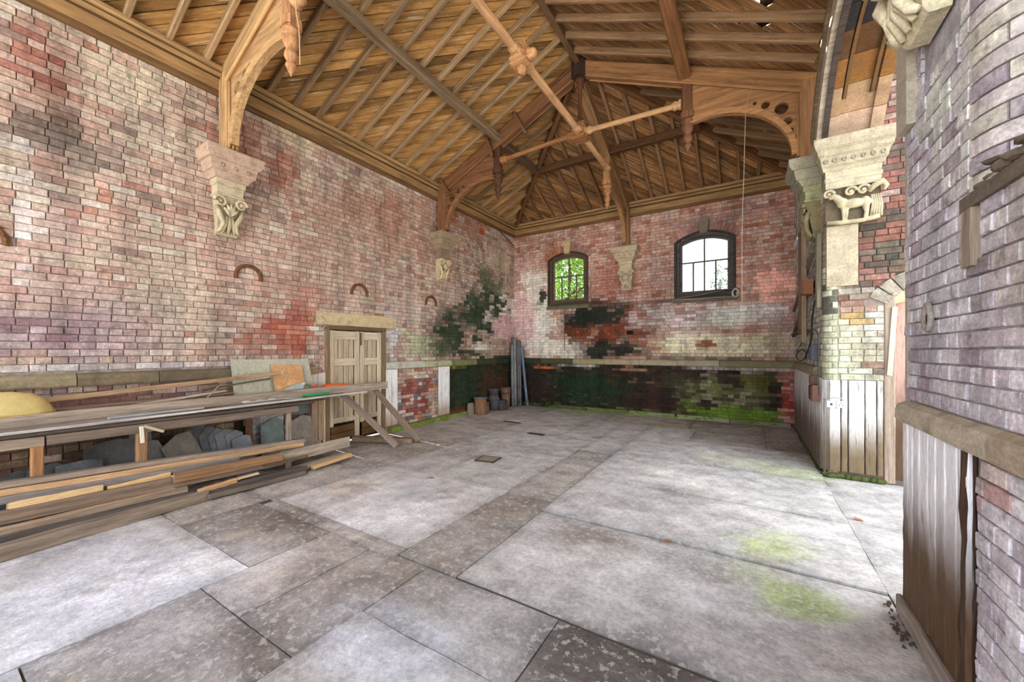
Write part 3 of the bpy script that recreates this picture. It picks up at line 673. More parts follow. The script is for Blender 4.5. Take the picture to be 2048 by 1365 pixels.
yw = struct('wall_bounce', 'unseen pale wall added outside to bounce sunlight through the side arch', 'wall')  # unseen wall, added to bounce sunlight in through the arch
mb = MB(); mb.box((9.2, 0., 2.6), (.3, 30., 5.3)); mb.build('wall_face', M_STONE, yw, color=rgba((206, 202, 196)))
mb = MB(); mb.box((9.2, 0., 5.3), (.42, 30., .12)); mb.build('wall_coping', M_STONE, yw, color=rgba((170, 164, 152)))
# ------------------------------------------------------------------ roof
ceiling = struct('ceiling', 'open timber roof of diagonal boarding on rafters, purlins and hips', 'ceiling')
E0, SL = 5.42, 1.55 / 3.47
YH = YB - (XC - XL)             # where the ridge ends and the hips start
Y0 = -3.0
def roof_z(kind, x, y):
    if kind == 'L': return E0 + SL * (x - XL)
    if kind == 'R': return E0 + SL * (XC * 2 - XL - x)
    return E0 + SL * (YB - y)
XRR = XC * 2 - XL               # right eave
def clip(poly, n, d):           # keep n.p <= d
    out = []
    for i in range(len(poly)):
        p, q = poly[i], poly[(i + 1) % len(poly)]
        a, b = n[0] * p[0] + n[1] * p[1] - d, n[0] * q[0] + n[1] * q[1] - d
        if a <= 0: out.append(p)
        if a * b < 0: t = a / (a - b); out.append((p[0] + (q[0] - p[0]) * t, p[1] + (q[1] - p[1]) * t))
    return out
SLOPES = {'L': [(XL - .1, Y0), (XC, Y0), (XC, YH), (XL - .1, YB + .1)], 'R': [(XC, Y0), (XRR + .1, Y0), (XRR + .1, YB + .1), (XC, YH)], 'B': [(XL - .1, YB + .1), (XC, YH), (XRR + .1, YB + .1)]}
GAPS = {'R': [(.05, 5.38, .22), (-.12, 5.62, .16), (.1, 5.75, .12)]}
s2 = math.sqrt(.5)
for kd, poly in SLOPES.items():
    c0 = min(p[0] - p[1] for p in poly); c1 = max(p[0] - p[1] for p in poly); st = .186; k = 0
    base = {'L': (188, 142, 84), 'R': (150, 110, 70), 'B': (156, 112, 70)}[kd]  # right and end slopes painted darker, as the shaded sides
    c = c0
    while c < c1:
        pl = clip(clip(poly, (1, -1), c + st - .02), (-1, 1), -(c))
        if len(pl) >= 3:
            pieces = [pl]
            for (gx, gy, gl) in GAPS.get(kd, []):
                if c <= gx - gy < c + st:
                    m = (gx + gy)
                    pieces = [clip(pl, (1, 1), m - gl), clip(pl, (-1, -1), -(m + gl))]
            for pc in pieces:
                if len(pc) < 3: continue
                dd = RND.uniform(0, .008)
                cx, cy = sum(p[0] for p in pc) / len(pc), sum(p[1] for p in pc) / len(pc)
                n = len(pc); w = [np.array((p[0], p[1], roof_z(kd, *p) - dd)) for p in pc]
                o = np.array((cx, cy, roof_z(kd, cx, cy)))
                gx_ = {'L': (1, 1, SL), 'R': (1, 1, -SL), 'B': (1, 1, -SL)}[kd]; up = {'L': (-SL, 0, 1), 'R': (SL, 0, 1), 'B': (0, SL, 1)}[kd]
                M = frame(o, gx_, up); Mi = M.inverted()
                lo = [Mi @ Vector(p.tolist()) for p in w]; hi = [Vector((p.x, p.y, p.z + .02)) for p in lo]
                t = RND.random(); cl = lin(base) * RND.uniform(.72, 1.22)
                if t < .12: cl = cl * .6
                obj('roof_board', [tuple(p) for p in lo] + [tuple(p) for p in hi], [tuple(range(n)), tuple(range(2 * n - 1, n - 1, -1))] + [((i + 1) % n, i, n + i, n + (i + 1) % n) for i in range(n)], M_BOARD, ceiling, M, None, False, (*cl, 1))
        c += st; k += 1
    # covering above the boards (slates on battens), open where boards and slates are gone
    mb = MB(); cs = .12
    xs = np.arange(min(p[0] for p in poly), max(p[0] for p in poly), cs); ys = np.arange(min(p[1] for p in poly), max(p[1] for p in poly), cs)
    for x in xs:
        x1 = x + cs + .001
        strip = clip(clip(poly, (-1, 0), -x), (1, 0), x1)
        if len(strip) < 3: continue
        cuts = [(gy - gl * .5, gy + gl * .5) for gx, gy, gl in GAPS.get(kd, []) if abs(x + cs / 2 - gx) < gl * .5]
        segs = [strip]
        for a, b in cuts: segs = [q for s_ in segs for q in (clip(s_, (0, 1), a), clip(s_, (0, -1), -b))]
        for s_ in segs:
            if len(s_) >= 3: mb.add([(p[0], p[1], roof_z(kd, *p) + .06) for p in s_], [tuple(range(len(s_)))])
    mb.build('roof_covering', M_STONE, ceiling, color=rgba((52, 44, 38)))
RAFT = (160, 132, 98)
def rafter(p0, p1, w=.065, h=.095, col=RAFT, up=(0, 0, 1)):
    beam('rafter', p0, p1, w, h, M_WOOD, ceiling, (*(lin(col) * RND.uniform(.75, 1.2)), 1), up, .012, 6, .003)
for i in range(28):
    y = 1.41 - .377 * 5 + .377 * i
    if y < Y0 or y > YB - .3: continue
    for s, kd in ((1, 'L'), (-1, 'R')):
        xe = XL + .08 if s > 0 else XRR - .08
        d = (XC - XL) if y <= YH else (YB - y)
        xt = XL + d - .05 if s > 0 else XRR - d + .05
        if abs(y - 6.66) < .12 or abs(y - 2.42) < .1: continue
        rafter((xe, y, roof_z(kd, xe, y) - .055), (xt, y, roof_z(kd, xt, y) - .055), col=RAFT if s > 0 else (140, 110, 80), h=.095 if s > 0 else .11)  # right rafters painted darker too, as the shaded side
for i in range(-9, 10):
    if i == 0: continue
    x = XC + (.23 + .37 * (abs(i) - 1)) * (1 if i > 0 else -1)
    d = min(x - XL, XRR - x)
    if d < .2: continue
    rafter((x, YB - .08, roof_z('B', x, YB - .08) - .055), (x, YB - d + .05, roof_z('B', x, YB - d + .05) - .055), col=(142, 108, 76))
for sx in (XL, XRR):
    beam('hip_rafter', (sx + (.1 if sx < XC else -.1), YB - .1, E0 + .0), (XC, YH, 6.86), .09, .22, M_WOOD, ceiling, rgba((120, 82, 52)), ch=.015, seg=8, jit=.003)
beam('ridge_beam', (XC, Y0, 6.90), (XC, YH - .05, 6.90), .1, .16, M_WOOD, ceiling, rgba((112, 84, 60)), ch=.015, seg=8, jit=.003)
PZ = roof_z('L', -4.42, 0) - .105 - .075
for nm, p0, p1, c in (('L', (-4.42, Y0, PZ), (-4.42, 6.66, PZ), (138, 116, 90)), ('L2', (-4.42, 6.7, PZ), (-4.42, YB - 1.72, PZ), (104, 80, 60)), ('R', (-.88, Y0, PZ - .01), (-.88, 6.66, PZ - .01), (134, 92, 58)), ('R2', (-.88, 6.7, PZ - .01), (-.88, YB - 1.72, PZ - .01), (110, 74, 48)), ('B', (-4.40, YB - 1.72, PZ), (-.90, YB - 1.72, PZ), (96, 66, 44))):
    beam('purlin', p0, p1, .14 if nm != 'R' else .18, .15 if nm != 'R' else .18, M_WOOD, ceiling, rgba(c), ch=.02, seg=8, jit=.004)
# moulded eaves cornice
def cornice(name, label, a, b, mit):
    """a,b: wall points (x,y); mit(o) -> offsets of the two ends"""
    o = struct(name, label, 'cornice')
    bands = [([(0, 5.06), (.03, 5.06), (.045, 5.09), (.045, 5.13), (0, 5.13)], (112, 84, 54)), ([(0, 5.13), (.05, 5.13), (.055, 5.25), (.075, 5.26), (0, 5.26)], (158, 124, 82)), ([(0, 5.26), (.08, 5.262), (.085, 5.285), (0, 5.285)], (84, 60, 38)), ([(0, 5.285), (.10, 5.285), (.125, 5.30), (.125, 5.325), (.11, 5.33), (0, 5.33)], (170, 136, 92)), ([(0, 5.33), (.105, 5.33), (.11, 5.345), (0, 5.345)], (80, 56, 36)), ([(0, 5.345), (.15, 5.345), (.168, 5.36), (.165, 5.40), (.10, 5.42), (0, 5.42)], (164, 132, 90))]
    for pr, c in bands:
        vs = []; ns = 10
        for k in range(ns + 1):
            t = k / ns
            for d, z in pr:
                p0, p1 = mit(d); p = np.array(p0) * (1 - t) + np.array(p1) * t
                vs.append((p[0], p[1], z + RND.uniform(-.002, .002)))
        m = len(pr); fs = [(k * m + j, k * m + (j + 1) % m, (k + 1) * m + (j + 1) % m, (k + 1) * m + j) for k in range(ns) for j in range(m)] + [tuple(range(m - 1, -1, -1)), tuple(ns * m + j for j in range(m))]
        v = np.array(vs); c0 = v.mean(0); ax = np.array(mit(0)[1]) - np.array(mit(0)[0])
        M = frame(c0, (ax[0], ax[1], 0)); Mi = M.inverted()
        obj('cornice_moulding', [tuple(Mi @ Vector(p)) for p in vs], fs, M_WOOD, o, M, None, False, rgba(c))
cornice('trim_1', 'golden moulded timber cornice along the top of the long wall', None, None, lambda d: ((XL + d, Y0), (XL + d, YB - d)))
cornice('trim_2', 'brown moulded timber cornice along the top of the end wall', None, None, lambda d: ((XL + d, YB - d), (XR - d, YB - d)))
cornice('trim_3', 'dark moulded timber cornice above the shaded flank wall', None, None, lambda d: ((XR - d, YB - d), (XR - d, YP + .45)))

# ------------------------------------------------------------------ side arch between the two jambs
arch = struct('wall_arch', 'stone panelled arch with a weathered timber rim springing from the pier capital', 'arch')
AS, AR_ = 4.30, .78
ac_y = (YP + YN) / 2; hs = (YP - YN) / 2; AR = (hs * hs + AR_ * AR_) / (2 * AR_); acz = AS + AR_ - AR; aq = math.asin(hs / AR)
def apt(q, r=0.): return ac_y + (AR + r) * math.sin(q), acz + (AR + r) * math.cos(q)
nst = 11
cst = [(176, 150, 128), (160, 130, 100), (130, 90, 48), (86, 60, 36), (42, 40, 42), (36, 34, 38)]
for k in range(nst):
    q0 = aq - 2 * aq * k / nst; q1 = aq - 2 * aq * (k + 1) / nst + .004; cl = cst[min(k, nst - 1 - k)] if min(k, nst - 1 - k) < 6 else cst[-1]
    vs = []; n = 3
    for i in range(n + 1):
        q = q0 + (q1 - q0) * i / n
        for x, r in ((XR + .0, 0), (XR + .12, 0), (XR + .13, .03), (1.25, .03), (1.26, 0), (1.38, 0), (1.38, .25), (XR + .0, .25)):
            y, z = apt(q, r); vs.append((x, y, z))
    m = 8; fs = [(i * m + (j + 1) % m, i * m + j, (i + 1) * m + j, (i + 1) * m + (j + 1) % m) for i in range(n) for j in range(m)] + [tuple(range(m)), tuple(n * m + j for j in range(m - 1, -1, -1))]
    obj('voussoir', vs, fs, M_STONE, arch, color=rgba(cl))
# small recessed panel on the springer
for (zz, hh_, ww, dp) in ((4.66, .03, .36, 0), (4.44, .03, .36, 0)):
    y, z = YP - .012, zz; mb = MB(); mb.box((1.08, YP - .02 - (zz - 4.44) * .2, zz), (ww, .05, hh_)); mb.build('panel_fillet', M_STONE, arch, color=rgba((206, 176, 146)))
for xx in (.90, 1.25):
    mb = MB(); mb.box((xx, YP - .035, 4.55), (.03, .05, .22)); mb.build('panel_fillet', M_STONE, arch, color=rgba((196, 166, 136)))
for xx in (.97, 1.22):
    vs = []; n = 20
    for i in range(n + 1):
        q = aq * .72 - 1.44 * aq * i / n
        for r, x in ((-.006, xx - .016), (.035, xx - .022), (.035, xx + .022), (-.006, xx + .016)):
            y, z = apt(q, r); vs.append((x, y, z))
    obj('soffit_fillet', vs, [(i * 4 + j, i * 4 + (j + 1) % 4, i * 4 + 4 + (j + 1) % 4, i * 4 + 4 + j) for i in range(n) for j in range(4)] + [(3, 2, 1, 0), tuple(n * 4 + j for j in range(4))], M_STONE, arch, color=rgba((104, 76, 46)))
# wall above the arch and timber rim
vs = []; n = 24
for i in range(n + 1):
    q = aq - 2 * aq * i / n; y, z = apt(q, .02); vs += [(XR - .005, y, z), (XR - .005, y, 5.45)]
obj('arch_spandrel', vs, [(2 * i, 2 * i + 1, 2 * i + 3, 2 * i + 2) for i in range(n)], M_PLANK, arch, color=rgba((96, 80, 66)))
for r0, r1, x0, x1, c in ((-.01, .20, XR - .085, XR + .01, (172, 158, 140)), (.20, .29, XR - .12, XR, (128, 108, 86)), (-.035, .0, XR - .03, XR + .03, (70, 62, 56))):
    vs = []; n = 26
    for i in range(n + 1):
        q = aq - 2 * aq * i / n
        for r, x in ((r0, x0), (r1, x0), (r1, x1), (r0, x1)):
            y, z = apt(q, r); vs.append((x, y, z))
    obj('arch_rim', vs, [(i * 4 + j, i * 4 + (j + 1) % 4, i * 4 + 4 + (j + 1) % 4, i * 4 + 4 + j) for i in range(n) for j in range(4)] + [(3, 2, 1, 0), tuple(n * 4 + j for j in range(4))], M_PLANK, arch, color=rgba(c))
beam('rim_post', (XR - .05, YP + .08, 4.28), (XR - .05, YP - .02, 4.62), .1, .1, M_PLANK, arch, rgba((120, 108, 94)), up=(1, 0, 0))

# ------------------------------------------------------------------ windows
def window(name, label, w, col):
    c, hw, zs, zp, zc = w
    o = struct(name, label, 'window')
    def ring(o0, o1, y0, y1, nm, cl, par):
        """arched frame between inset o0 and inset o1, from depth y0 to y1"""
        def loop(ins):
            h = hw - ins; zb = zs + ins; pts = [(c - h, zb)]
            for i in range(13):
                x = -h + 2 * h * i / 12; z, _, _ = archz(w, x); pts.append((c + x, min(z, archz(w, x)[0]) - ins))
            return pts + [(c + h, zb)]
        a, b = loop(o0), loop(o1); n = len(a); vs = []
        for lp, y in ((a, y0), (b, y0), (b, y1), (a, y1)): vs += [(p[0], y, p[1]) for p in lp]
        fs = []
        for i in range(n):
            j = (i + 1) % n
            for k in range(4):
                k2 = (k + 1) % 4; fs.append((k * n + i, k * n + j, k2 * n + j, k2 * n + i))
        return obj(nm, vs, fs, M_WOOD if nm != 'reveal' else M_STONE, par, None, None, False, rgba(cl))
    ring(-.11, .03, YB + .02, YB + .2, 'reveal', (110, 96, 84), o)
    ring(-.02, .03, YB - .02, YB + .2, 'outer_moulding', tuple(int(x * .8) for x in col), o)
    ring(.03, .10, YB + .03, YB + .2, 'frame', col, o)
    sash = ring(.10, .15, YB + .08, YB + .16, 'sash', tuple(min(255, int(x * 1.1)) for x in col), o)
    gi = .15; h = hw - gi; zb = zs + gi; zt = zc - gi
    zm = zb + (zt - zb) * .56
    bt = .034
    def bar(p0, p1): beam('glazing_bar', (p0[0], YB + .12, p0[1]), (p1[0], YB + .12, p1[1]), bt, .03, M_WOOD, sash, rgba((96, 84, 70)), up=(0, 1, 0), ch=.004, seg=5, jit=.0015)
    bar((c, zb), (c, zt)); bar((c - h, zm), (c + h, zm))
    for s in (-.5, .5): bar((c + h * s, zb), (c + h * s, zm))
    # panes
    for i in range(4):
        x0 = c - h + h * .5 * i + .008; x1 = x0 + h * .5 - .016
        obj('pane', [(x0, YB + .12, zb), (x1, YB + .12, zb), (x1, YB + .12, zm - .01), (x0, YB + .12, zm - .01), (x0, YB + .123, zb), (x1, YB + .123, zb), (x1, YB + .123, zm - .01), (x0, YB + .123, zm - .01)], [(0, 1, 2, 3), (7, 6, 5, 4)], M_GLASS, sash)
    for s in (0, 1):
        x0 = c - h + h * s + .008; x1 = x0 + h - .016
        top = [(x1 + (x0 - x1) * k / 5, archz(w, x1 + (x0 - x1) * k / 5 - c)[0] - gi) for k in range(6)]
        lp = [(x0, zm + .01), (x1, zm + .01)] + top; n = len(lp)
        obj('pane', [(p[0], YB + .12, p[1]) for p in lp] + [(p[0], YB + .123, p[1]) for p in lp], [tuple(range(n)), tuple(range(2 * n - 1, n - 1, -1))], M_GLASS, sash)
    mb = MB(); pr = [(YB - .05, zs - .13), (YB - .05, zs - .09), (YB + .03, zs + .03), (YB + .2, zs + .03), (YB + .2, zs - .13)]
    mb.add([(c - hw - .04, y, z) for y, z in pr] + [(c + hw + .04, y, z) for y, z in pr], [(0, 1, 2, 3, 4), (9, 8, 7, 6, 5)] + [(i, 5 + i, 5 + (i + 1) % 5, (i + 1) % 5) for i in range(5)])
    mb.build('sill', M_STONE, o, color=rgba((122, 116, 92) if w is W1 else (112, 104, 92)))
    return o
window('window_1', 'small arched window with green foliage behind it, nearest the corner', W1, (96, 80, 62))
window('window_2', 'larger arched window with pale sky behind it in the end wall', W2, (84, 78, 72))

# ------------------------------------------------------------------ doors
d1 = struct('door_1', 'pair of bare wooden cupboard doors under a stone lintel in the long wall', 'door')
y0, y1, zt = DOOR; DX = XL - .03
DW = (214, 198, 170)
for a, w in ((y0 + .035, .07), (y1 - .035, .07)): beam('door_jamb', (DX + .03, a, 0), (DX + .03, a, zt), w, .1, M_DOOR, d1, rgba((128, 108, 84)), up=(1, 0, 0), seg=6, jit=.003)
beam('door_head', (DX + .03, y0, zt - .04), (DX + .03, y1, zt - .04), .1, .07, M_DOOR, d1, rgba((110, 90, 66)), seg=6, jit=.003)
obj('void_shade', [(DX - .06, y0, 0), (DX - .06, y1, 0), (DX - .06, y1, zt), (DX - .06, y0, zt)], [(0, 1, 2, 3)], M_WOOD, d1, color=rgba((30, 24, 18)))  # near-black sheet, painted shade for the void behind the leaves
def leaf(a, b, sty):
    lf = empty('door_leaf', (DX, a, 0.03), parent=d1)
    zb = .06; ztp = zt - .085
    def bd(nm, p, q, w, t, c, seg=6): beam(nm, p, q, w, t, M_DOOR, lf, (*(lin(c) * RND.uniform(.85, 1.1)), 1), up=(1, 0, 0), seg=seg, jit=.0015, ch=.006)
    for k, yy in enumerate((a + sty / 2, b - sty / 2)): bd('stile', (DX + .012, yy, zb if k else .3), (DX + .012, yy, ztp), sty - .004, .035, DW)
    for z, h in ((ztp - .08, .15), (1.42, .13), (.86, .13), (.40, .08)): bd('rail', (DX + .01, a + sty, z), (DX + .01, b - sty, z), h, .035, DW)
    n = max(2, int(round((b - a - 2 * sty) / .105))); pw = (b - a - 2 * sty) / n
    for i in range(n): bd('plank', (DX - .015, a + sty + pw * (i + .5), .34), (DX - .015, a + sty + pw * (i + .5), ztp), pw - .010, .02, (200, 182, 154), 8)
    # rotten foot
    for i in range(2): bd('rotten_board', (DX + .0, a + sty * .6 + i * .0, .1 + i * .13), (DX + .0, b - sty * .6, .12 + i * .13), .12, .025, (112, 84, 54), 8)
    return lf
leaf(y0 + .07, 4.57, .10); leaf(4.58, y1 - .07, .09)
beam('latch', (DX + .045, 4.58, 1.95), (DX + .045, 4.585, 1.72), .03, .01, M_IRON, d1, rgba((110, 70, 48)), up=(1, 0, 0))
beam('lintel', (XL - .04, 3.73, 2.175), (XL - .04, 5.41, 2.178), .12, .235, M_STONE, wall_left, rgba((206, 186, 146)), ch=.01, seg=8, jit=.003)
# white boards either side of the door and further along the long wall
for (ya, yb_, n) in ((5.15, 5.46, 2), (6.67, 7.06, 3), (3.64, 3.87, 2)):
    for i in range(n):
        w = (yb_ - ya) / n; yc = ya + w * (i + .5); near = ya < 4
        cf = dado(0, (252, 251, 248), (190, 166, 142), .02, .4) if not near else dado(0, (214, 208, 200), (176, 152, 126), .6, .95)
        beam('wall_plank', (XL + .006, yc, .12), (XL + .006, yc, LED0 - .01), w - .008, .024, M_PAINT, wall_left, (1, 1, 1, 1), up=(1, 0, 0), seg=8, jit=.0015, cols=cf)

d2 = struct('door_2', 'worn pinkish plank side door under a brick arch beside the pier', 'door')
beam('door_jamb', (1.45, YP + .06, 0), (1.45, YP + .06, 2.3), .10, .12, M_DOOR, d2, rgba((160, 142, 126)), up=(0, 1, 0), seg=6, jit=.004)
beam('door_jamb', (2.22, YP + .06, 0), (2.22, YP + .06, 2.3), .10, .12, M_DOOR, d2, rgba((190, 168, 150)), up=(0, 1, 0), seg=6, jit=.004)
beam('door_head', (1.40, YP + .07, 2.24), (2.27, YP + .07, 2.44), .1, .14, M_DOOR, d2, rgba((206, 178, 140)), seg=4)
cf2 = dado(0, (186, 152, 138), (92, 70, 54), .25, .6)
for i in range(5):
    x = 1.505 + .135 * (i + .5)
    beam('plank', (x, YP + .13, .02), (x, YP + .13, 2.42), .13, .03, M_PAINT, d2, (1, 1, 1, 1), up=(0, 1, 0), seg=12, jit=.002, cols=cf2)
beam('draught_strip', (1.44, YP - .02, 1.32), (1.49, YP - .02, 2.15), .05, .015, M_PAINT, d2, (1, 1, 1, 1), up=(0, 1, 0), seg=4, jit=.002, cols=dado(0, (216, 200, 180), (206, 190, 170)))

# pier dado
xs_ = [XR + .0, XR + .09, 1.06, 1.225, PX1]
PW = [(.87, .985), (.99, 1.055), (1.06, 1.215), (1.22, 1.325), (1.33, 1.385)]
for i, (a, b) in enumerate(PW):
    cf = dado(0, (200, 198, 194), (118, 102, 78), .15 + .15 * hsh(i, 2), .5 + .3 * hsh(i, 7))
    beam('wall_plank', ((a + b) / 2, YP - .012, .08), ((a + b) / 2, YP - .012, 1.245), b - a - .006, .024, M_PAINT, wall_bay, (1, 1, 1, 1), up=(0, -1, 0), seg=12, jit=.002, cols=cf)
for i in range(4):
    q = math.pi + math.pi / 2 * (i + .5) / 4.; R = RC + .004
    beam('wall_plank', (XR + RC + R * math.cos(q), YP + RC + R * math.sin(q), .06), (XR + RC + R * math.cos(q), YP + RC + R * math.sin(q), 1.24), .052, .022, M_PAINT, wall_bay, (1, 1, 1, 1), up=(math.cos(q), math.sin(q), 0), seg=10, jit=.002, cols=dado(0, (214, 212, 206), (136, 122, 104), .2, .8))
y = YP + RC
i = 0
while y < YB - .1:
    w = .13; cf = dado(0, (206, 202, 200), (112, 98, 88), .2 + .3 * hsh(i, 4), .6 + .3 * hsh(i, 8))
    beam('wall_plank', (XR - .012, y + w / 2, .04), (XR - .012, y + w / 2, LED0), w - .01, .026, M_PAINT, wall_right, (1, 1, 1, 1), up=(-1, 0, 0), seg=10, jit=.002, cols=cf)
    y += w; i += 1
mossb = MB()
for i in range(40):
    t = RND.random(); mossb.ell((XR - .01 + .57 * t, YP - .03 + RND.uniform(-.03, .02), .02), (.05, .04, .035), 6, 4)
for i in range(40):
    t = RND.random(); mossb.ell((XR - .03, YP + .1 + 2.6 * t, .0), (.03, .06, .03), 6, 4)
tag(mossb.build('moss', M_MOSS, None, None, True, rgba((78, 88, 44))), 'green moss along the foot of the pier planks', 'moss', kind='stuff')
mossb = MB()
for i in range(150):
    t = RND.random(); x = XL + .6 + 6.1 * t ** .5; mossb.ell((x, YB - .07 + RND.uniform(-.06, .05), .085 - RND.random() * .06), (RND.uniform(.03, .09), .035, .02), 6, 4)
for i in range(70):
    t = RND.random(); mossb.ell((XL + .1 + RND.uniform(-.05, .04), 5.3 + 4.5 * t, .09 - RND.random() * .08), (.035, RND.uniform(.03, .09), .02), 6, 4)
tag(mossb.build('moss', M_MOSS, None, None, True, rgba((122, 142, 52))), 'bright green moss on the kerbs below the damp brick walls', 'moss', kind='stuff')

# ------------------------------------------------------------------ roof trusses
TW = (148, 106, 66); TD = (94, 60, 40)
def half(par, M, col, dark, holes=True, post_z=4.28):
    """half truss: local X inwards from the wall, local Y across, local Z up"""
    def P(d, z, t=0.): return tuple(M @ Vector((d, t, z)))
    tv = M.to_3x3() @ Vector((0, 1, 0)); upv = M.to_3x3() @ Vector((1, 0, 0))
    cc = rgba(col)
    wp = beam('wall_post', P(.13, post_z), P(.13, 5.34), .17, .2, M_WOOD, par, cc, up=upv, ch=.02, seg=5, jit=.002)
    for t in (-.045, 0, .045):
        beam('post_roll', P(.245, post_z + .04, t), P(.245, 5.2, t), .028, .03, M_WOOD, wp, rgba(col, 1.1), up=upv, ch=.009)
    zr = lambda d: E0 + SL * d - .15
    pf = beam('principal_rafter', P(.05, zr(.05) - .02), P(3.40, zr(3.40) - .02), .16, .26, M_WOOD, par, cc, ch=.02, seg=8, jit=.002)
    for t in (-.07, .07):
        beam('rafter_roll', P(.22, zr(.22) - .16, t), P(3.3, zr(3.3) - .16, t), .035, .04, M_WOOD, pf, rgba(col, 1.15), ch=.011)
    # arched brace with pierced spandrel
    C, a, b = (1.36, 4.36), 1.08, .90
    arc = [(C[0] - a * math.cos(math.pi / 2 * i / 16), C[1] + b * math.sin(math.pi / 2 * i / 16)) for i in range(17)] + [(1.62, 5.24)]
    und = lambda d: zr(d) - .15
    outer = arc + [(1.62, und(1.62)), (.24, und(.24)), (.24, 4.36)]
    hl = []
    if holes:
        for (d, z, r) in ((.43, 5.06, .085), (.62, 5.17, .055), (.355, 4.86, .055), (.315, 4.72, .03), (.75, 5.24, .028)):
            hl.append([(d + r * math.cos(2 * math.pi * k / 14), z + r * math.sin(2 * math.pi * k / 14)) for k in range(14)])
    sp = poly_plate('brace_spandrel', outer, hl, .055, M_WOOD, par, M, cc)
    vs = []
    for i, (d, z) in enumerate(arc):
        p, q = arc[max(0, i - 1)], arc[min(len(arc) - 1, i + 1)]; tx, tz = q[0] - p[0], q[1] - p[1]; l = math.hypot(tx, tz); nx, nz = tz / l, -tx / l
        for (s, t) in ((-.045, -.06), (.03, -.045), (.03, .045), (-.045, .06)): vs.append((d + nx * s, t, z + nz * s))
    n = len(arc)
    obj('arched_rib', vs, [(i * 4 + j, i * 4 + (j + 1) % 4, i * 4 + 4 + (j + 1) % 4, i * 4 + 4 + j) for i in range(n - 1) for j in range(4)] + [(3, 2, 1, 0), tuple((n - 1) * 4 + j for j in range(4))], M_WOOD, sp, M, None, False, rgba(col, 1.12))
    # hanging post and pendant
    hp = beam('hanging_post', P(1.66, 5.28), P(1.66, 6.02), .15, .15, M_WOOD, par, rgba(dark), up=upv, ch=.02, seg=4, jit=.002)
    beam('post_collar', P(1.66, 5.30), P(1.66, 5.40), .19, .19, M_WOOD, hp, rgba(dark, 1.15), up=upv, ch=.03)
    lathe('pendant', [(d, r * 1.22) for d, r in [(0, .07), (.03, .085), (.06, .085), (.08, .055), (.11, .075), (.17, .07), (.23, .045), (.25, .04), (.27, .055), (.32, .062), (.36, .045), (.385, .022), (.40, .045), (.42, .05), (.46, .035), (.54, .004)]], P(1.66, 5.30), (0, 0, -1), M_WOOD, hp, 12, rgba(dark, 1.1))
def collar_rod(name, p0, p1, par, col, r=.042):
    p0 = np.array(p0, float); p1 = np.array(p1, float); ln = np.linalg.norm(p1 - p0)
    e = [(0, .075), (.03, .085), (.06, .06), (.08, .07), (.11, .075), (.14, .05), (.17, r)]
    return lathe(name, e + [(ln - d, rr) for d, rr in reversed(e)], p0, p1 - p0, M_WOOD, par, 14, rgba(col))
def boss(par, c, col, nm='boss', s=1.):
    c = np.array(c, float); mb = MB()
    mb.box((0, 0, 0), (.19 * s, .19 * s, .24 * s)); mb.box((0, 0, .1 * s), (.22 * s, .22 * s, .03)); mb.box((0, 0, -.1 * s), (.22 * s, .22 * s, .03)); mb.box((0, 0, 0), (.23 * s, .12 * s, .12 * s)); mb.box((0, 0, 0), (.12 * s, .23 * s, .12 * s))
    b = mb.build(nm, M_WOOD, par, Matrix.Translation(Vector(c.tolist())), False, rgba(col))
    return b
LIGHT = (196, 152, 108)
TZ = 5.63
def truss(yt, label, col, dark, rodc):
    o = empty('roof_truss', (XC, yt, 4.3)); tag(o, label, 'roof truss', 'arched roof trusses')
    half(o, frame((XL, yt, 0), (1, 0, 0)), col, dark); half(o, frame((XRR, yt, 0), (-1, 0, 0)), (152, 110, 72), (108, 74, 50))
    mb = MB(); n = 8; pts = [(.15 * math.cos(math.pi / 8 + k * math.pi / 4), .15 * math.sin(math.pi / 8 + k * math.pi / 4)) for k in range(n)]
    mb.prism(pts, -.17, .17); mb.build('apex_block', M_WOOD, o, Matrix.Translation((XC, yt - .02, 6.78)), False, rgba((62, 46, 40)))
    lathe('king_rod', [(0, .07), (.04, .09), (.08, .05), (.14, .075), (.2, .04), (.3, .036), (.7, .036), (.78, .05), (.82, .075), (.88, .06), (.95, .07)], (XC, yt, 6.62), (0, 0, -1), M_WOOD, o, 12, rgba((104, 66, 42)))
    boss(o, (XC, yt, TZ), (150, 104, 66), s=1.2)
    for s in (-1, 1): collar_rod('tie_rod', (XC + s * .09, yt, TZ), (XC + s * (3.47 - 1.74), yt, TZ - .06), o, rodc[0 if s < 0 else 1])
    return o
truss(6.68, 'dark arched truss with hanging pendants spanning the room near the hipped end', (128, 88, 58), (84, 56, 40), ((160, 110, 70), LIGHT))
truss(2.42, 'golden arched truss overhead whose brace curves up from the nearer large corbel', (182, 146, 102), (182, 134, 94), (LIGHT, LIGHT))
hb = empty('half_truss', (XC - .02, YB, 4.3)); tag(hb, 'half truss standing on the corbel between the two windows of the end wall', 'roof truss')
half(hb, frame((XC - .04, YB, 0), (0, -1, 0)), (156, 118, 80), (170, 122, 82), holes=False)
tp = empty('tie_pole', (XC, 4.55, TZ)); tag(tp, 'long pale turned timber pole running below the ridge through carved bosses', 'timber pole')
for a, b in ((2.53, 4.42), (4.68, 6.58), (6.80, 8.30)): collar_rod('pole', (XC, a, TZ), (XC, b, TZ), tp, (206, 160, 116), .056)
boss(tp, (XC, 4.55, TZ), (200, 150, 104), s=1.05); boss(tp, (XC, 4.47, TZ), (196, 148, 104), 'boss_collar', .85)
for s in (1,): lathe('boss_stub', [(0, .075), (.03, .085), (.06, .065), (.08, .07), (.10, .06), (.12, .045), (.13, .02)], (XC + s * .1, 4.55, TZ), (s, 0, 0), M_WOOD, tp, 12, rgba((196, 146, 100)))
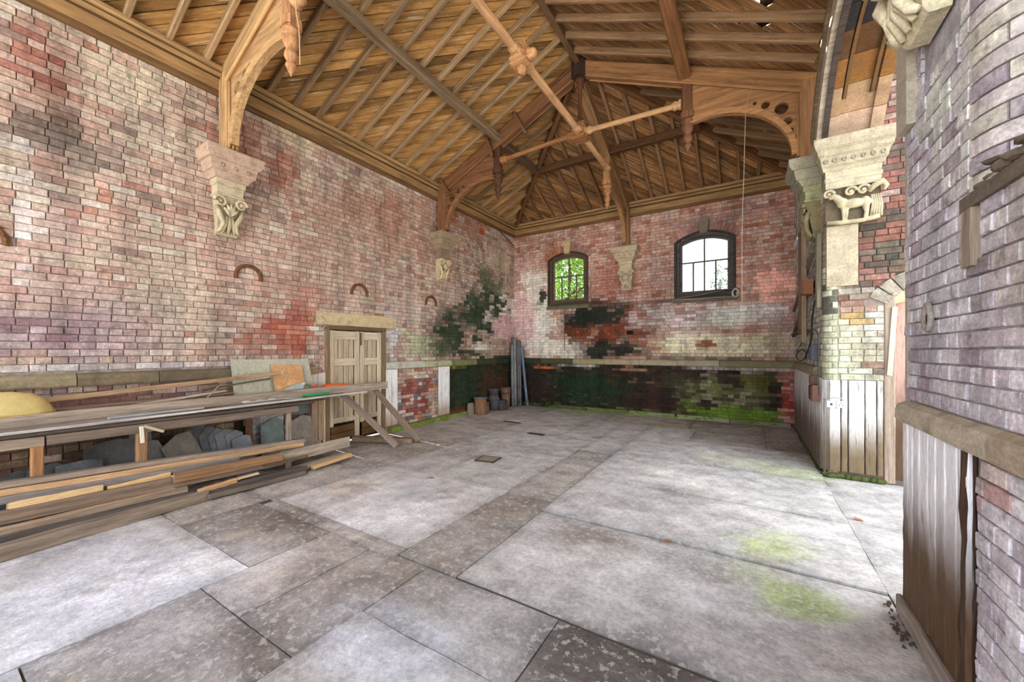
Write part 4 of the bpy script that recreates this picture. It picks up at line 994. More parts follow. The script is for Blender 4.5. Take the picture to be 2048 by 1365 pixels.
lathe('boss_stub', [(0, .06), (.03, .075), (.06, .06), (.09, .05), (.10, .02)], (XC, 4.55, TZ - .12), (0, 0, -1), M_WOOD, tp, 12, rgba((190, 142, 98)))
# blocks and cleats nailed to the far truss
for i, (u, v, u2, v2, w) in enumerate(((972, 272, 984, 312, .07), (1027, 225, 1052, 268, .06), (878, 355, 896, 385, .06))):
    p0, p1 = B(u, v, 6.52), B(u2, v2, 6.50)
    tag(beam('timber_cleat', p0, p1, w, .05, M_WOOD, None, rgba((120, 86, 58)), up=(0, -1, 0), seg=2, jit=.004), ['short timber cleat on the dark truss left of the hanging post', 'short timber block on the dark truss between boss and hanging post', 'small grey timber cleat at the foot of the dark truss'][i], 'cleat')

# ------------------------------------------------------------------ stone corbels
def spiral(c, r, turns, flip=1, n=22, y=0.):
    return [(c[0] + flip * r * (1 - .8 * k / n) * math.cos(2 * math.pi * turns * k / n), y + .02 * k / n, c[1] + r * (1 - .8 * k / n) * math.sin(2 * math.pi * turns * k / n)) for k in range(n + 1)]
def rings(prof):
    """prof: (z, half width, depth) rectangular rings against the wall at local y=0, outwards = -y"""
    vs = []; fs = []
    for z, w, d in prof: vs += [(-w, .0, z), (-w, -d, z), (w, -d, z), (w, .0, z)]
    for i in range(len(prof) - 1):
        for j in range(3): fs.append((i * 4 + j, i * 4 + j + 1, i * 4 + 5 + j, i * 4 + 4 + j))
    n = len(prof) - 1; fs += [(3, 2, 1, 0), (n * 4, n * 4 + 1, n * 4 + 2, n * 4 + 3)]
    return vs, fs
def corbel(o3, out, label, c0, c1, c2, sc=1., group='carved corbels under the trusses'):
    M = frame(o3, tuple(np.cross([0, 0, 1.], out) * -1))        # local x along wall, -y outwards
    if (M.to_3x3() @ Vector((0, -1, 0))).dot(Vector(out)) < 0: M = frame(o3, tuple(np.cross([0, 0, 1.], out)))
    e = empty('stone_corbel', M=M); tag(e, label, 'corbel', group)
    def K(n, vf, c, mat=M_STONE, sm=False): return obj(n, vf[0], vf[1], mat, e, M, None, sm, rgba(c))
    S = lambda pr: [(z * 1., w * sc, d * sc) for z, w, d in pr]
    ab = K('abacus', rings(S([(.72, .19, .22), (.76, .21, .24), (.79, .235, .27), (.80, .255, .29), (.92, .275, .315), (.93, .30, .34), (.98, .325, .37), (1.05, .335, .38), (1.07, .33, .375), (1.10, .25, .30), (1.13, .14, .24)])), c0)
    for k in range(3):
        for sd in (0, 1):
            a = (-.15 + .15 * k) * sc
            if sd == 0: lathe('roundel', [(0, .03), (.012, .03), (.016, .016), (.010, .014), (.010, .002)], M @ Vector((a, -.303 * sc, .86)), M.to_3x3() @ Vector((0, -1, 0)), M_STONE, ab, 10, rgba(c0, .9))
    K('neck', rings(S([(.50, .165, .19), (.53, .165, .19), (.54, .15, .175), (.64, .155, .18), (.65, .17, .2), (.72, .175, .205)])), c1)
    K('core', rings(S([(.0, .12, .07), (.03, .13, .09), (.1, .12, .09), (.3, .13, .13), (.46, .14, .17), (.50, .15, .175)])), c2, M_CARVE)
    mb = MB()
    for f in (-1, 1):
        mb.tube([(x * sc, yy_ * sc, z) for x, yy_, z in spiral((.12 * f, .42), .075, 1.6, f, y=-.2)], [.026 - .0007 * k for k in range(23)], 7)
        mb.ell((.12 * f * sc, -.19 * sc, .42), (.022, .03, .022))
        mb.tube([(.15 * f * sc, -.14 * sc, .36), (.125 * f * sc, -.17 * sc, .26), (.07 * f * sc, -.15 * sc, .15), (.1 * f * sc, -.12 * sc, .06), (.125 * f * sc, -.1 * sc, .03)], [.03, .034, .03, .026, .016], 7)
    for k in range(5):
        q = (k - 2) * .5
        mb.tube([(0, -.17 * sc, .25), (.05 * math.sin(q) * sc, -.2 * sc, .25 + .09 * math.cos(q)), (.095 * math.sin(q) * sc, -.19 * sc, .26 + .16 * math.cos(q))], [.018, .026, .012], 6)
    for k in range(3): mb.tube([((k - 1) * .03 * sc, -.15 * sc, .24), ((k - 1) * .05 * sc, -.14 * sc, .13), ((k - 1) * .075 * sc, -.10 * sc, .02)], [.018, .03, .014], 6)
    mb.build('carved_leaves', M_CARVE, e, M, True, rgba(c2, 1.05))
    return e
corbel((XL, 2.42, 3.18), (1, 0, 0), 'large pale carved corbel on the long wall above the horseshoe', (192, 164, 142), (198, 182, 152), (194, 180, 148))
corbel((XL, 6.72, 3.22), (1, 0, 0), 'carved corbel with darker neck on the long wall near the corner', (158, 138, 112), (140, 120, 98), (206, 190, 150), .95)  # neck toned darker than abacus and leaves
corbel((XC - .04, YB, 3.18), (0, -1, 0), 'pale carved corbel between the two end wall windows', (196, 178, 148), (204, 186, 154), (202, 186, 154), 1.)
corbel((XR, 6.78, 3.16), (-1, 0, 0), 'greenish weathered corbel on the flank wall behind the pier capital', (150, 144, 122), (156, 156, 116), (138, 124, 92), .98)
corbel((XR, 2.80, 3.27), (-1, 0, 0), 'cream corbel with deep leaf carving high on the near wall', (196, 186, 158), (200, 190, 160), (212, 200, 168), 1.15)
sm = MB(); vs, fs = rings([(-.02, .2, .23), (.0, .24, .27), (.14, .26, .3)])
# capitals of the side arch
def capital(y, out, label, cols, beast):
    M = frame((1.09, y, 3.24), (1, 0, 0)) if out < 0 else frame((1.09, y, 3.24), (-1, 0, 0))
    e = empty('arch_capital', M=M); tag(e, label, 'capital', 'capitals of the side arch')
    def K(n, vf, c, mat=M_STONE, sm=False): return obj(n, vf[0], vf[1], mat, e, M, None, sm, rgba(c))
    ab = K('abacus', rings([(.66, .29, .12), (.70, .30, .13), (.72, .315, .16), (.82, .33, .18), (.84, .355, .21), (.89, .36, .21), (.92, .385, .25), (.97, .40, .27), (1.03, .405, .28), (1.05, .33, .16)]), cols[0])
    for k in range(7):
        lathe('roundel', [(0, .028), (.014, .028), (.018, .015), (.008, .012), (.008, .002)], M @ Vector((-.27 + .09 * k, -.165, .77)), M.to_3x3() @ Vector((0, -1, 0)), M_STONE, ab, 10, rgba(cols[0], .85))
    K('neck', rings([(.44, .265, .10), (.52, .265, .10), (.53, .275, .11), (.57, .275, .11), (.58, .265, .1), (.66, .27, .11)]), cols[1])
    K('backing', rings([(-.02, .25, .05), (.02, .27, .08), (.05, .26, .04), (.42, .26, .04), (.44, .265, .06)]), (104, 92, 74), M_CARVE)
    if beast:
        mb = MB()                                     # a standing ram in relief, looking left
        mb.ell((.01, -.09, .22), (.125, .055, .06), 14, 8); mb.ell((.12, -.085, .22), (.055, .05, .07), 12, 8); mb.ell((-.1, -.09, .24), (.06, .05, .065), 12, 8)
        mb.tube([(-.11, -.09, .25), (-.145, -.095, .30), (-.165, -.10, .33)], [.05, .042, .038], 10); mb.ell((-.185, -.10, .335), (.042, .036, .036), 10, 7); mb.tube([(-.19, -.1, .335), (-.235, -.1, .315)], [.03, .02], 8)
        for x, dx in ((-.09, 0), (-.065, .01), (.105, .02), (.135, .005)): mb.tube([(x, -.085, .2), (x + dx, -.08, .11), (x + dx * .5, -.08, .04), (x + dx * .5, -.085, .015)], [.03, .018, .013, .018], 7)
        mb.tube([(.17, -.085, .24), (.19, -.08, .19)], [.016, .008], 6)
        rm = mb.build('carved_ram', M_CARVE, e, M, True, rgba((186, 174, 144)))
        md = rm.modifiers.new('weld', 'REMESH'); md.mode = 'VOXEL'; md.voxel_size = .008; md.use_smooth_shade = True
    for x, r in ((-.235, .055), (-.02, .06), (.1, .062)):
        mb = MB(); mb.tube(spiral((x, .375), r, 1.5, 1, y=-.09), [.02 - .0005 * k for k in range(23)], 7); mb.ell((x, -.08, .375), (r * .4, .03, r * .4)); mb.build('carved_scroll', M_CARVE, e, M, True, rgba(cols[2]))
    mb = MB()
    mb.tube([(.15, -.08, .34), (.2, -.1, .40), (.27, -.11, .43), (.31, -.09, .38), (.29, -.08, .33)], [.025, .035, .04, .03, .018], 8)
    for k in range(5): mb.tube([(.18 + .018 * k, -.07, .3), (.19 + .02 * k, -.075, .18), (.17 + .025 * k, -.06, .03)], [.012, .016, .014], 6)
    mb2 = MB(); mb2.tube([(-.25, -.07, .02), (-.1, -.08, .0), (.1, -.08, .0), (.25, -.07, .03)], [.025, .03, .026, .03], 7); mb2.build('carved_base', M_CARVE, e, M, True, rgba(cols[2]))
    mb.build('carved_volute', M_CARVE, e, M, True, rgba(cols[2]))
    return e
capital(YP, -1, 'stone capital carved with a standing ram above the brick pier', ((172, 162, 138), (182, 172, 146), (184, 172, 142)), True)
capital(YN, 1, 'stone capital of the side arch seen behind the near wall corbel', ((186, 172, 150), (180, 176, 140), (176, 172, 138)), False)

# iron horseshoe straps on the walls
def horseshoe(p, out, t, label, s=1., col=(112, 74, 44)):
    p = np.array(p, float); out = np.array(out, float); t = np.array(t, float); mb = MB(); n = 20; vs = []
    for k in range(n + 1):
        q = math.pi * (-.06 + 1.12 * k / n)
        for rr, d in ((.140, 0), (.184, 0), (.184, .028), (.163, .038), (.140, .028)):
            vs.append(p + (t * math.cos(q) * rr + np.array([0, 0, 1.]) * math.sin(q) * rr * 1.05) * s + out * d)
    mb.add(vs, [(k * 5 + j, k * 5 + (j + 1) % 5, k * 5 + 5 + (j + 1) % 5, k * 5 + 5 + j) for k in range(n) for j in range(5)] + [(4, 3, 2, 1, 0), tuple(n * 5 + j for j in range(5))])
    e = empty('iron_horseshoe', p); tag(e, label, 'iron hoop', 'rusty iron hoops on the long wall')
    mb.build('hoop', M_IRON, e, None, False, rgba(col))
    for k in (3, 10, 17):
        q = math.pi * (-.06 + 1.12 * k / n); c = p + (t * math.cos(q) + np.array([0, 0, 1.]) * math.sin(q)) * .16 * s + out * .035
        lathe('stud', [(0, .014), (.008, .012), (.014, .003)], c, out, M_IRON, e, 8, rgba(col, .8))
for (y, lb) in ((.43, 'rusty iron hoop at the picture edge of the long wall'), (2.71, 'rusty iron hoop directly below the large pale corbel'), (4.55, 'rusty iron hoop above the stone door lintel'), (6.42, 'rusty iron hoop on the long wall past the door')):
    horseshoe((XL + .004, y, 2.67), (1, 0, 0), (0, 1, 0), lb, 1. if y > 1 else 1.)
rg = empty('tether_ring', (XR - .03, 2.92, 1.80)); tag(rg, 'small rusty iron tether ring plate set in the near wall', 'tether ring')
mb = MB(); mb.tube([(XR - .012, 2.92 + .045 * math.sin(q) * (1 - .45 * max(0, math.cos(q))), 1.80 + .07 * math.cos(q)) for q in [2 * math.pi * k / 20 for k in range(21)]], .014, 7, False); mb.build('ring', M_STONE, rg, None, True, rgba((150, 140, 132)))
mb = MB(); mb.box((XR - .006, 2.92, 1.785), (.012, .06, .07)); mb.build('plate', M_IRON, rg, color=rgba((74, 46, 30)))

# ------------------------------------------------------------------ work bench along the long wall
bench = empty('work_bench', (-5.7, 1.6, 0)); tag(bench, 'rough timber work bench with post legs along the long wall', 'bench')
BZ = .87; BX = -5.30
beam('front_rail', (BX, .0, BZ - .045), (BX, .72, BZ - .05), .05, .085, M_PLANK, bench, rgba((156, 138, 118)), seg=4, jit=.002)
beam('front_rail', (BX, .73, BZ - .045), (BX + .01, 2.95, BZ - .05), .05, .085, M_PLANK, bench, rgba((124, 108, 94)), seg=8, jit=.002)
for i in (0, 1, 3):
    beam('top_board', (BX - .10 - .21 * i, -.3, BZ + .012), (BX - .10 - .21 * i, 3.5 if i else 3.2, BZ + .012), .205, .026, M_PLANK, bench, (*(lin((96, 84, 72)) * RND.uniform(.8, 1.1)), 1), seg=8, jit=.002)
for (y, c, w) in ((.68, (160, 116, 78), .075), (1.36, (158, 120, 86), .085), (2.84, (150, 136, 118), .06)):
    beam('leg', (BX - .01, y, .0), (BX - .01, y, BZ - .09), w, .06, M_PLANK, bench, rgba(c), up=(1, 0, 0), seg=4, jit=.002)
    beam('cross_rail', (BX - .02, y, BZ - .06), (XL + .03, y, BZ - .06), .05, .06, M_PLANK, bench, rgba((110, 94, 78)))
hk = empty('timber_bracket', (BX + .03, 1.36, BZ - .09)); tag(hk, 'small pale wooden peg bracket on the middle bench leg', 'bracket')
beam('peg', (BX + .03, 1.37, BZ - .02), (BX + .05, 1.52, BZ - .10), .025, .03, M_PLANK, hk, rgba((186, 168, 140)))
beam('plate', (BX + .03, 1.35, BZ - .02), (BX + .03, 1.36, BZ - .19), .035, .015, M_PAINT, hk, (1, 1, 1, 1), up=(1, 0, 0), cols=lambda t: tuple(lin((222, 214, 190))))

def plank(label, p0, p1, w, h, col, seg=8, jit=.003, mat=None, name='timber_plank', cat='plank', group=None, up=(0, 0, 1), taper=1.):
    return tag(beam(name, p0, p1, w, h, mat or M_PLANK, None, rgba(col), up, .006, seg, jit, None, taper), label, cat, group)
T0 = BZ + .027
GB = 'timbers lying on the bench'
plank('narrow grey plank with whitened edge along the bench front', (-5.33, -.2, T0 + .014), (-5.52, 4.25, T0 + .03), .05, .026, (206, 200, 194), group=GB)
plank('broad grey plank lying behind the whitened edge strip', (-5.45, -.2, T0 + .02), (-5.62, 3.9, T0 + .02), .15, .038, (138, 124, 112), group=GB)
plank('long heavy grey beam across the bench projecting past the door', (-5.62, -.3, T0 + .065), (-5.88, 4.95, T0 + .075),   .12, .13, (176, 160, 142), 12, .004, group=GB)
plank('thin orange-brown stick resting behind the heavy beam', (-5.80, .72, T0 + .06), (-5.90, 1.9, T0 + .13), .02, .02, (160, 112, 66), 4, group=GB)
plank('brown plank in the second row behind the heavy beam', (-5.95, .6, T0 + .13), (-5.98, 2.45, T0 + .15), .12, .03, (140, 118, 98), group=GB)
plank('light strip of wood slanting beside the brown plank', (-5.88, 1.0, T0 + .07), (-5.92, 2.35, T0 + .19), .04, .025, (186, 176, 158), group=GB)
plank('tan plank sloping up in front of the leaning grey sheet', (-5.97, .6, T0 + .21), (-5.86, 3.02, T0 + .40), .045, .05, (178, 146, 110), group=GB)
plank('short dark stick poking out under the tan sloping plank', (-5.94, 2.1, T0 + .22), (-5.90, 2.9, T0 + .32), .02, .02, (92, 78, 62), 3, group=GB)
plank('tiny upright twig leaning on the heavy beam', (-5.78, 2.08, T0 + .12), (-5.90, 2.26, T0 + .26), .014, .014, (176, 156, 130), 3, name='twig', cat='twig')
plank('short bluish grey batten on top of the front planks', (-5.44, 1.15, T0 + .05), (-5.46, 1.95, T0 + .052), .03, .022, (170, 174, 172), 4, group=GB)
plank('short reddish board between the front plank and heavy beam', (-5.52, 1.5, T0 + .052), (-5.55, 2.15, T0 + .052), .05, .02, (158, 130, 108), 4, group=GB)
plank('pale short lath on the bench near the glass fragments', (-5.56, 2.4, T0 + .05), (-5.60, 3.0, T0 + .05), .035, .016, (206, 198, 186), 4, group=GB)
# sheets leaning on the wall at the back of the bench
def sheet(label, y0, y1, z0, z1, xb, xt, th, col, mat, skew=0.):
    v = []
    for dx in (0, th):
        v += [(xb + dx, y0, z0), (xb + dx, y1 + skew, z0 + .01), (xt + dx, y1, z1), (xt + dx, y0 - .01, z1 + .01)]
    return tag(obj('leaning_sheet', v, [(0, 1, 2, 3), (7, 6, 5, 4), (0, 4, 5, 1), (1, 5, 6, 2), (2, 6, 7, 3), (3, 7, 4, 0)], mat, color=rgba(col)), label, 'sheet')
M_SHEET = surface('sheet_board', (5, 5, 5), .86, 1.1, flake=((206, 208, 196), .28, (7, 7, 7), .12, .5), rough=.8, bump=.15, bscale=60)
M_BLOT = surface('blotchy_board', (6, 6, 6), .8, 1.15, flake=((232, 226, 214), .36, (5, 5, 8), .12, .8), rough=.8, bump=.15, bscale=60)
sheet('large grey-green sheet leaning on the long wall behind the bench', 2.48, 3.56, T0, 1.49, -5.99, -6.09, .015, (184, 182, 160), M_SHEET, .06)
sheet('small blotchy tan board leaning against the grey-green sheet', 2.98, 3.42, T0 + .09, 1.40, -5.92, -6.04, .018, (206, 158, 108), M_BLOT)
# yellow moulded tub
tb = empty('yellow_tub', (-5.75, .5, T0 + .13)); tag(tb, 'upturned pale yellow plastic tub at the end of the bench', 'plastic tub')
mb = MB(); n = 16; pr = [(0., 1.), (.02, 1.0), (.06, .97), (.14, .88), (.19, .74), (.215, .5), (.22, .0)]; vs = []
for z, k in pr:
    for j in range(n):
        q = 2 * math.pi * j / n; ex = 2.6
        cxq = math.copysign(abs(math.cos(q)) ** (2 / ex), math.cos(q)); sxq = math.copysign(abs(math.sin(q)) ** (2 / ex), math.sin(q))
        vs.append((-5.78 + .17 * k * cxq, .33 + .52 * k * sxq, T0 + .13 + z))
mb.add(vs, [(i * n + j, i * n + (j + 1) % n, i * n + n + (j + 1) % n, i * n + n + j) for i in range(len(pr) - 1) for j in range(n)] + [tuple(range(n - 1, -1, -1))])
mb.build('shell', M_PLAIN, tb, None, True, rgba((218, 196, 128)))
mb = MB(); mb.tube([(-5.70, .5 + .035 * math.sin(q), T0 + .305 + .03 * math.cos(q)) for q in [k * .35 for k in range(13)]], .004, 5); mb.build('moulded_mark', M_PLAIN, tb, None, True, rgba((160, 134, 74)))
mb = MB(); mb.tube([(-5.78 + .172 * math.cos(2 * math.pi * j / 24), .33 + .522 * math.sin(2 * math.pi * j / 24), T0 + .14) for j in range(25)], .012, 6, False); mb.build('rim', M_PLAIN, tb, None, True, rgba((206, 178, 96)))
# tools and scraps on the bench
gt = empty('green_tool', (-5.60, 3.35, T0 + .05)); tag(gt, 'bright green plastic handled tool lying on the bench', 'hand tool')
beam('handle', (-5.56, 3.22, T0 + .062), (-5.60, 3.62, T0 + .062), .03, .035, M_PLAIN, gt, rgba((30, 168, 96)), ch=.012)
beam('tip', (-5.555, 3.17, T0 + .062), (-5.56, 3.22, T0 + .062), .022, .026, M_PLAIN, gt, rgba((34, 140, 84)))
ot = empty('orange_tool', (-5.84, 3.9, T0 + .14)); tag(ot, 'orange plastic tool on the heavy beam in front of the doors', 'hand tool')
mb = MB(); mb.prism([(-5.80, 3.62), (-5.84, 3.70), (-5.82, 3.95), (-5.84, 4.12), (-5.89, 4.12), (-5.91, 3.90), (-5.88, 3.68)], T0 + .14, T0 + .168); mb.build('body', M_PLAIN, ot, color=rgba((232, 104, 42)))
beam('trigger', (-5.86, 3.70, T0 + .17), (-5.86, 3.82, T0 + .185), .02, .02, M_PLAIN, ot, rgba((206, 84, 36)))
tu = empty('sealant_tube', (-5.90, 3.38, T0 + .14)); tag(tu, 'white and green tube propped on the heavy beam', 'tube')
lathe('tube_body', [(0, .02), (.12, .022), (.13, .01)], (-5.90, 3.28, T0 + .17), (0, .9, .35), M_PLAIN, tu, 10, rgba((224, 220, 208)))
lathe('tube_cap', [(0, .016), (.06, .014), (.065, .006)], (-5.90, 3.40, T0 + .20), (0, .95, -.25), M_PLAIN, tu, 10, rgba((54, 150, 104)))
rk = MB(); rk.ell((-5.90, 3.56, T0 + .17), (.025, .04, .03), 10, 6); tag(rk.build('red_knob', M_PLAIN, None, None, True, rgba((220, 96, 70))), 'small red plastic knob beside the white and green tube', 'knob')
def shard(label, pts, th, col, cat='glass shard', name='glass_shard', mat=None):
    p = np.array(pts, float); nrm = np.cross(p[1] - p[0], p[2] - p[0]); nrm /= np.linalg.norm(nrm); n = len(p)
    return tag(obj(name, np.vstack([p, p + nrm * th]), [tuple(range(n - 1, -1, -1)), tuple(range(n, 2 * n))] + [(i, (i + 1) % n, n + (i + 1) % n, n + i) for i in range(n)], mat or M_SLATE, color=rgba(col)), label, cat)
shard('triangular grey glass fragment lying below the green tool', [(-5.50, 3.0, T0 + .045), (-5.60, 2.92, T0 + .05), (-5.60, 3.3, T0 + .05)], .006, (168, 174, 172))
shard('clear jagged glass fragment propped on the heavy beam', [(-5.86, 3.05, T0 + .135), (-5.86, 3.35, T0 + .14), (-5.90, 3.42, T0 + .24), (-5.89, 3.2, T0 + .2)], .005, (176, 186, 182))
for i, (y, c) in enumerate(((2.45, (206, 200, 190)), (2.62, (178, 170, 160)), (2.78, (214, 210, 202)))):
    mb = MB(); r_ = random.Random(i); mb.ell((-5.60, y, T0 + .055), (.03, .06, .016), 7, 4)
    tag(mb.build('plaster_scrap', M_STONE, None, None, False, rgba(c)), ['crumpled pale scrap nearest the heavy beam gap on the bench', 'greyish plaster scrap in the middle of the bench', 'white plaster scrap beside the pale lath'][i], 'scrap', 'plaster scraps on the bench')

# ------------------------------------------------------------------ slates and rubble under the bench
SLG = 'slates stacked under the bench'
def slate(label, y, z0, w, h, lean, tilt, col, x=-5.72, th=.012, name='roof_slate', cut=.04):
    """a slate on edge leaning back against the wall"""
    h *= 1.25 if name == 'roof_slate' and z0 < .1 else 1.; col = tuple(min(255, c * 1.02) for c in col); r = random.Random(int(y * 1000)); q = [(-w / 2, 0), (w / 2, 0.), (w / 2 - r.random() * cut, h * (1 - r.random() * .1)), (w * .1, h), (-w / 2 + r.random() * cut, h * (1 - r.random() * .15))]
    ca, sa = math.cos(tilt), math.sin(tilt); v = []
    for dx in (0, th):
        for a, b in q:
            a2, b2 = a * ca - b * sa, a * sa + b * ca
            v.append((x - b2 * math.sin(lean) + dx, y + a2, z0 + b2 * math.cos(lean)))
    n = 5
    zmin = min(p[2] for p in v); v = [(p[0], p[1], p[2] - zmin + z0) for p in v]
    return tag(obj(name, v, [tuple(range(n - 1, -1, -1)), tuple(range(n, 2 * n))] + [(i, (i + 1) % n, n + (i + 1) % n, n + i) for i in range(n)], M_SLATE, color=rgba(col)), label, 'slate', SLG)
slate('dark slate under the bench at the picture edge', .62, .0, .34, .40, .25, .05, (84, 84, 86))
slate('broken slate left of the first bench leg', .80, .0, .30, .42, .22, -.06, (94, 92, 92), -5.70)
slate('pale streaked slate just past the first bench leg', 1.02, .0, .34, .42, .3, .03, (112, 112, 114), -5.62)
slate('large dark broken slate midway between the first two bench legs', 1.24, .0, .44, .54, .25, -.03, (88, 86, 86), -5.72)
slate('narrow slate standing behind the middle bench leg', 1.52, .0, .2, .62, .15, .02, (96, 94, 96), -5.80)
slate('slate tipped over beside the middle bench leg', 1.76, .0, .20, .50, .3, .35, (104, 98, 92), -5.66)
slate('brownish grey slate leaning sideways past the middle leg', 1.96, .0, .34, .50, .3, .32, (124, 116, 104), -5.62)
for i in range(5):
    slate(['first', 'second', 'third', 'fourth', 'fifth'][i] + ' of the curved row of upright slates under the bench', 2.14 + .075 * i, .0, .24, .55 - .02 * i, .28, .22 - .03 * i, (92 + 7 * i, 94 + 7 * i, 98 + 7 * i), -5.72 + .02 * i)
slate('squarish grey slate in front of the curved slate row', 2.46, .0, .26, .42, .3, .0, (120, 122, 126), -5.58)
slate('greenish square slate against the whitewashed wall patch', 2.98, .0, .34, .50, .12, .0, (116, 130, 126), -5.98)
slate('tall brown-grey board standing left of the doors under the bench', 3.42, .0, .40, .60, .1, .0, (142, 132, 122), -6.03, .02, 'flat_board')
slate('small green-grey slate hung high beside the plank at the doors', 3.42, .62, .26, .22, .05, .0, (92, 104, 100), -6.06)
slate('rust stained narrow slab between brick and whitewash below the bench', 2.70, .0, .12, .72, .05, .0, (130, 92, 62), -6.05, .03, 'stone_slab')
for i in range(6):
    y = 2.75 + .13 * i; p = np.array((-5.52 + .02 * (i % 2), y, .06 + .012 * i)); w = .16
    tag(obj('roof_slate', [p + np.array(q) for q in ((-.15, -w, 0), (.12, -w, .0), (.12, w, .03), (-.15, w, .07), (-.15, -w, .012), (.12, -w, .012), (.12, w, .042), (-.15, w, .082))], [(3, 2, 1, 0), (4, 5, 6, 7), (0, 1, 5, 4), (1, 2, 6, 5), (2, 3, 7, 6), (3, 0, 4, 7)], M_SLATE, color=(*(lin((96, 104, 106)) * RND.uniform(.8, 1.2)), 1)),
        ['lowest', 'second lowest', 'third', 'fourth', 'fifth', 'topmost'][i] + ' slate of the tumbled slate heap behind the floor timbers', 'slate', 'tumbled slate heap')
mb = MB(); mb.box((-5.55, 2.64, .30), (.05, .09, .05)); tag(mb.build('brick_fragment', M_BRICK, None, None, False, rgba((190, 96, 80))), 'small red brick fragment on the slates under the bench', 'brick')

# ------------------------------------------------------------------ timber stack on the floor
FG = 'timbers stacked on the floor before the bench'
def px_plank(label, x, a, b, w, h, col, x2=None, mat=None, up=(0, 0, 1)):
    p0 = L(a[0], a[1], x); p1 = L(b[0], b[1], x if x2 is None else x2)
    d = (p1 - p0) / np.linalg.norm(p1 - p0); p0 = p0 - d * (.55 if a[0] == 0 else 0)
    off = np.array((-w / 2, 0, h / 2))
    p0 = p0 + off; p1 = p1 + off
    p0[2] = max(p0[2], h / 2 + .002); p1[2] = max(p1[2], h / 2 + .002)
    return plank(label, p0, p1, w, h, col, 10, .003, mat, group=FG, up=up)
px_plank('thick front beam of the floor stack lying on the flags', -4.86, (0, 1131), (417, 1003), .11, .115, (146, 130, 112), -4.98)
px_plank('thin dark plank behind the thick front beam', -5.0, (0, 1098), (615, 950), .08, .09, (92, 84, 78), -5.0)
px_plank('short grey board ending beside the thick front beam', -4.92, (420, 1000), (612, 955), .1, .05, (120, 108, 94))
px_plank('rounded weathered pole second from the front of the stack', -5.02, (0, 1090), (375, 990), .09, .09, (152, 132, 110), -5.06)
px_plank('narrow tan strip on top of the rounded weathered pole', -5.06, (0, 1066), (350, 982), .05, .03, (176, 150, 122), -5.08)
px_plank('broad brown plank on edge through the middle of the stack', -5.11, (0, 1052), (567, 930), .05, .11, (132, 112, 94), -5.09)
px_plank('blond new batten at the picture edge of the stack', -5.14, (17, 1026), (208, 986), .06, .075, (222, 188, 138), -5.15)
px_plank('second blond new batten in line with the first', -5.15, (216, 989), (343, 958), .06, .07, (220, 184, 130), -5.15)
px_plank('grey weathered plank above the blond battens', -5.15, (0, 1012), (478, 924), .08, .06, (136, 128, 122), -5.2)
px_plank('tan batten just under the topmost grey plank', -5.18, (0, 996), (607, 894), .06, .055, (196, 158, 116), -5.22)
px_plank('topmost grey plank of the floor stack', -5.2, (0, 980), (612, 885), .09, .05, (156, 140, 124), -5.24)
px_plank('short cut block of pale wood in the stack', -5.12, (345, 962), (368, 957), .06, .05, (214, 178, 134))
px_plank('short cut block with brown end grain in the stack', -5.12, (372, 958), (391, 954), .06, .05, (178, 146, 112))
px_plank('white speckled rotten block in the stack', -5.12, (394, 952), (428, 944), .06, .05, (140, 128, 112))
px_plank('orange-tan short batten lying low in the stack', -4.99, (397, 990), (475, 966), .05, .05, (206, 160, 112))
px_plank('thin pale offcut beside the orange-tan batten', -5.0, (476, 962), (518, 950), .05, .025, (212, 182, 146))
px_plank('splintered brown board running to the far end of the stack', -5.04, (350, 968), (567, 922), .05, .1, (152, 116, 84))
px_plank('wide grey board on edge at the far end of the stack', -5.14, (565, 928), (700, 894), .04, .15, (170, 156, 136))
px_plank('dark thin lath before the wide grey board', -5.06, (530, 935), (616, 915), .03, .03, (112, 92, 74))
px_plank('low grey plank under the blond end board', -5.02, (560, 955), (690, 915), .12, .05, (150, 136, 118))
px_plank('blond end board lying at the far end of the stack', -4.95, (628, 940), (704, 914), .13, .05, (206, 170, 124))
for i, (y, z) in enumerate(((-.15, .30), (.05, .24))):
    mb = MB(); mb.box((-5.16, y, z / 2), (.22, .12, z), top=.96); tag(mb.build('bearer_block', M_PLANK, None, None, False, rgba((118, 104, 88))), ['rough timber block under the near end of the floor stack', 'second rough block carrying the floor stack'][i], 'timber block')
# props against the doors
px = lambda p: np.array(p, float)
plank('nearer grey plank propped from the floor to the heavy beam', (-5.0, 4.44, .035), (-6.0, 4.02, .97), .13, .035, (150, 134, 118), 6, up=(.6, 0, .6), name='leaning_plank', group='planks leaning at the doors')
plank('farther grey plank propped from the floor to the heavy beam', (-4.98, 4.92, .035), (-6.0, 4.72, .97), .13, .035, (146, 128, 110), 6, up=(.6, 0, .6), name='leaning_plank', group='planks leaning at the doors')
plank('thick plank lying on the flags between the propped planks', (-6.0, 4.35, .055), (-5.02, 4.82, .045), .16, .085, (142, 122, 98), 6, name='timber_plank')

